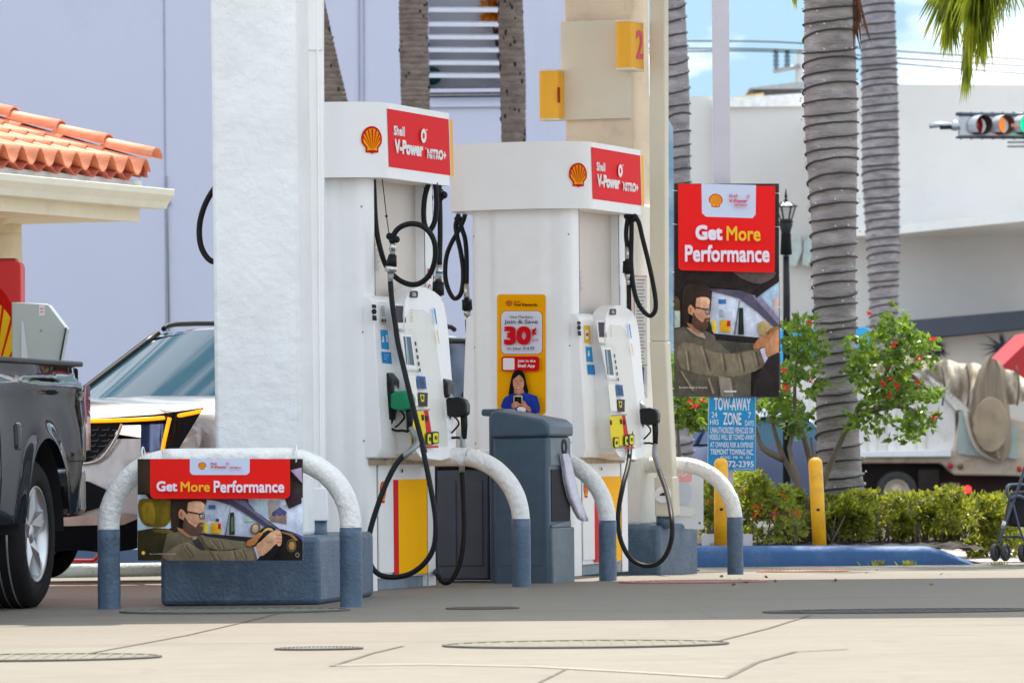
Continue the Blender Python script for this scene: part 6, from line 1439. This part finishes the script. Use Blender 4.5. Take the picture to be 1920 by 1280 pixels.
# ---------------- traffic signal ----------------
YS=78.
S_=lambda u,v,k=0:P(u,v,YS+k)
r_=thing('traffic_signal','horizontal three lens traffic signal hanging at the upper right edge','traffic signal',S_(1860,236))
m_al=M('signal_aluminium',(.5,.52,.54),.35,.08,6,metal=.6)
b=MB();b.prism([S_(1797,216),S_(2060,218),S_(2060,258),S_(1797,256)],(0,.18,0));b.build('back_housing',m_al,r_,.02)
b=MB()
b.tube([S_(1792,214,-.02),S_(2060,216,-.02)],.03,8);b.tube([S_(1792,258,-.02),S_(2060,260,-.02)],.018,8)
for i in range(9): b.tube([S_(1800+i*20,210,-.02),S_(1802+i*20,218,-.02)],.02,6);b.tube([S_(1800+i*20,256,-.02),S_(1802+i*20,262,-.02)],.014,6)
b.build('frame_rods',M('dark_steel_rod',(.09,.11,.14),.4,metal=.6),r_)
for u,col,em,nm in ((1830,(.75,.03,.03),0,'red_lens'),(1872,(.8,.2,.03),0,'amber_lens'),(1912,(.0,.6,.25),.5,'green_lens'),):
    c=S_(u,236,-.01);a_=Vector((.45,-.89,0)).normalized();sd=Vector((.89,.45,0)).normalized()
    b=MB();rows=[];R=.165
    for h in (0,.26):
        rows.append([c+a_*h*(1 if True else 0)+(sd*cos(q)+Vector((0,0,1))*sin(q))*R-(sd*.0) for q in [-.25*pi+1.5*pi*j/24 for j in range(25)]])
    # full tunnel visor cut away underneath
    b.grid(rows);b.grid([[p-(p-(c+a_*h)).normalized()*.012 for p in r] for r,h in zip(rows,(0,.26))]);b.build('visor',M('visor_white_top',(.6,.62,.64),.3,.05,4,metal=.3),r_)
    b=MB();b.grid([[c+a_*h+(sd*cos(q)+Vector((0,0,1))*sin(q))*(R-.014) for q in [2*pi*j/24 for j in range(25)]] for h in (.02,.25)]);b.build('visor_lining',M('visor_dark',(.07,.05,.045),.7),r_)
    b=MB();vs=[c+a_*.03+(sd*cos(q)+Vector((0,0,1))*sin(q))*(R-.016) for q in [2*pi*j/24 for j in range(24)]];b.add(vs+[c+a_*.07],[(i,(i+1)%24,24) for i in range(24)],True);b.build(nm,M(nm,col,.25,.05,5,emit=em or .35),r_)
b=MB();b.tube([S_(1742,236,.05),S_(1760,234,.05),S_(1795,236,.05)],[.05,.045,.045],12);b.lathe([(.001,-.02),(.075,-.02),(.085,.05),(.06,.12)],14,c=S_(1786,236,0),ax='X');b.build('end_bracket',m_al,r_)
b=MB();b.box(S_(1762,240).x,S_(1786,240).x,YS-.06,YS+.0,S_(1770,243).z,S_(1770,236).z);b.build('bracket_slot',m_dark,r_)
b=MB();b.tube([S_(2040,236,.3),S_(2400,200,.3)],.07,10);b.tube([S_(2400,1000,.3),S_(2400,160,.3)],.14,12);b.build('mast',m_al,r_)
b=MB();b.box(S_(1889,268).x,S_(2010,268).x,YS-.02,YS+.02,S_(1889,269).z,S_(1889,265).z);b.box(S_(1889,268).x,S_(2010,268).x,YS-.02,YS+.02,S_(1889,277).z,S_(1889,273).z);b.tube([S_(1950,258),S_(1950,280)],.02,6);b.build('sign_rails',m_grey,r_)
# ---------------- stroller ----------------
YZ=36.6
r_=thing('stroller','black folding stroller on the paving, cut off by the right photo edge','stroller',G(1900,1050))
def Z(u,v,k=0): return P(u,v,YZ+k)
m_sf=M('navy_stroller_frame',(.02,.035,.08),.35,.1,6,coat=.6)
for k in (0,.42):
    b=MB();b.tube([Z(1930,850,k),Z(1908,918,k),Z(1890,970,k),Z(1878,1000,k),Z(1873,1018,k)],.012,10,sub=3);b.tube([Z(1896,930,k),Z(1910,985,k),Z(1920,1012,k),Z(1926,1035,k)],.010,10,sub=3);b.build('frame_tube',m_sf,r_)
b=MB();b.tube([Z(1873,1008,0),Z(1873,1008,.42)],.010,8);b.tube([Z(1878,1005,.2),Z(1930,1008,.2)],.009,8);b.build('cross_bar',m_sf,r_)
b=MB();b.tube([Z(1897,938,0),Z(1889,926,.02),Z(1889,913,.05),Z(1896,909,.1),Z(1925,909,.15)],.014,10,sub=3);b.tube([Z(1897,936,0),Z(1905,930,0),Z(1916,932,0),Z(1925,936,0)],.016,10,sub=3);b.build('arm_rest',m_sf,r_)
b=MB();rows=[]
for i,(ul,v,kk) in enumerate(((1900,925,.04),(1896,950,.03),(1893,975,.04),(1898,985,.05),(1930,988,.1))): rows.append([Z(ul+3*sin(j*1.3),v,kk+.34*j/8) for j in range(9)])
b.grid(rows);b.prism([Z(1902,922,.05),Z(1950,918,.05),Z(1950,990,.05),Z(1890,986,.05),(Z(1893,960,.05))],(0,.34,0));b.build('seat_fabric',M('black_fabric',(.012,.013,.018),.85,.3,12,bump=.5,bsc=30),r_,.02)
b=MB();b.tube([Z(1884,977,0),Z(1880,990,0)],.018,10);b.build('brake_joint',M('silver_joint',(.5,.52,.6),.3,metal=.7),r_)
def swheel(u,v,k,R=.068):
    c=Z(u,v,k);T=Matrix.Translation(c)@Matrix.Rotation(radians(-28),4,'Z')
    b=MB(T);b.lathe([(R*.62,-.015),(R*.9,-.018),(R,-.008),(R,.008),(R*.9,.018),(R*.62,.015),(R*.62,-.015)],28,ax='X');t=b.build('wheel',M('stroller_tyre',(.04,.04,.042),.7),r_)
    b=MB(T);b.lathe([(R*.62,-.008),(R*.2,-.014),(.001,-.014)],20,ax='X');b.lathe([(R*.62,.008),(R*.2,.014),(.001,.014)],20,ax='X');b.build('hub',M('dark_hub',(.02,.02,.024),.4),t)
for u,v,k in ((1866,1035,0),(1885,1035,.02),(1918,1036,.03),(1935,1036,.05),(1866,1035,.42),(1918,1036,.42)): swheel(u,v,k)
# loose leaves and litter on the ground
rng=random.Random(77);b=MB()
for _ in range(16):
    p=G(rng.uniform(1300,1900),rng.uniform(1068,1098));leaf(b,p+Vector((0,0,.006)),.035,.012,rng,Vector((rng.gauss(0,1),rng.gauss(0,1),.1)).normalized())
b.build('fallen_leaves',M('dry_leaf',(.22,.15,.07),.9,.4,20),kind='stuff')
b=MB()
for cu,cv in ((1648,1062),(1705,1062),(1870,1064),(1440,1020),(1462,1018)):
    for _ in range(26): c=G(cu+rng.gauss(0,6),cv);c=P(cu+rng.gauss(0,8),cv,37.1 if cv>1040 else 38);leaf(b,c,.06,.006,rng,Vector((rng.gauss(0,.5),rng.gauss(0,.4),1)).normalized())
b.build('grass_tufts',m_hl,kind='stuff')
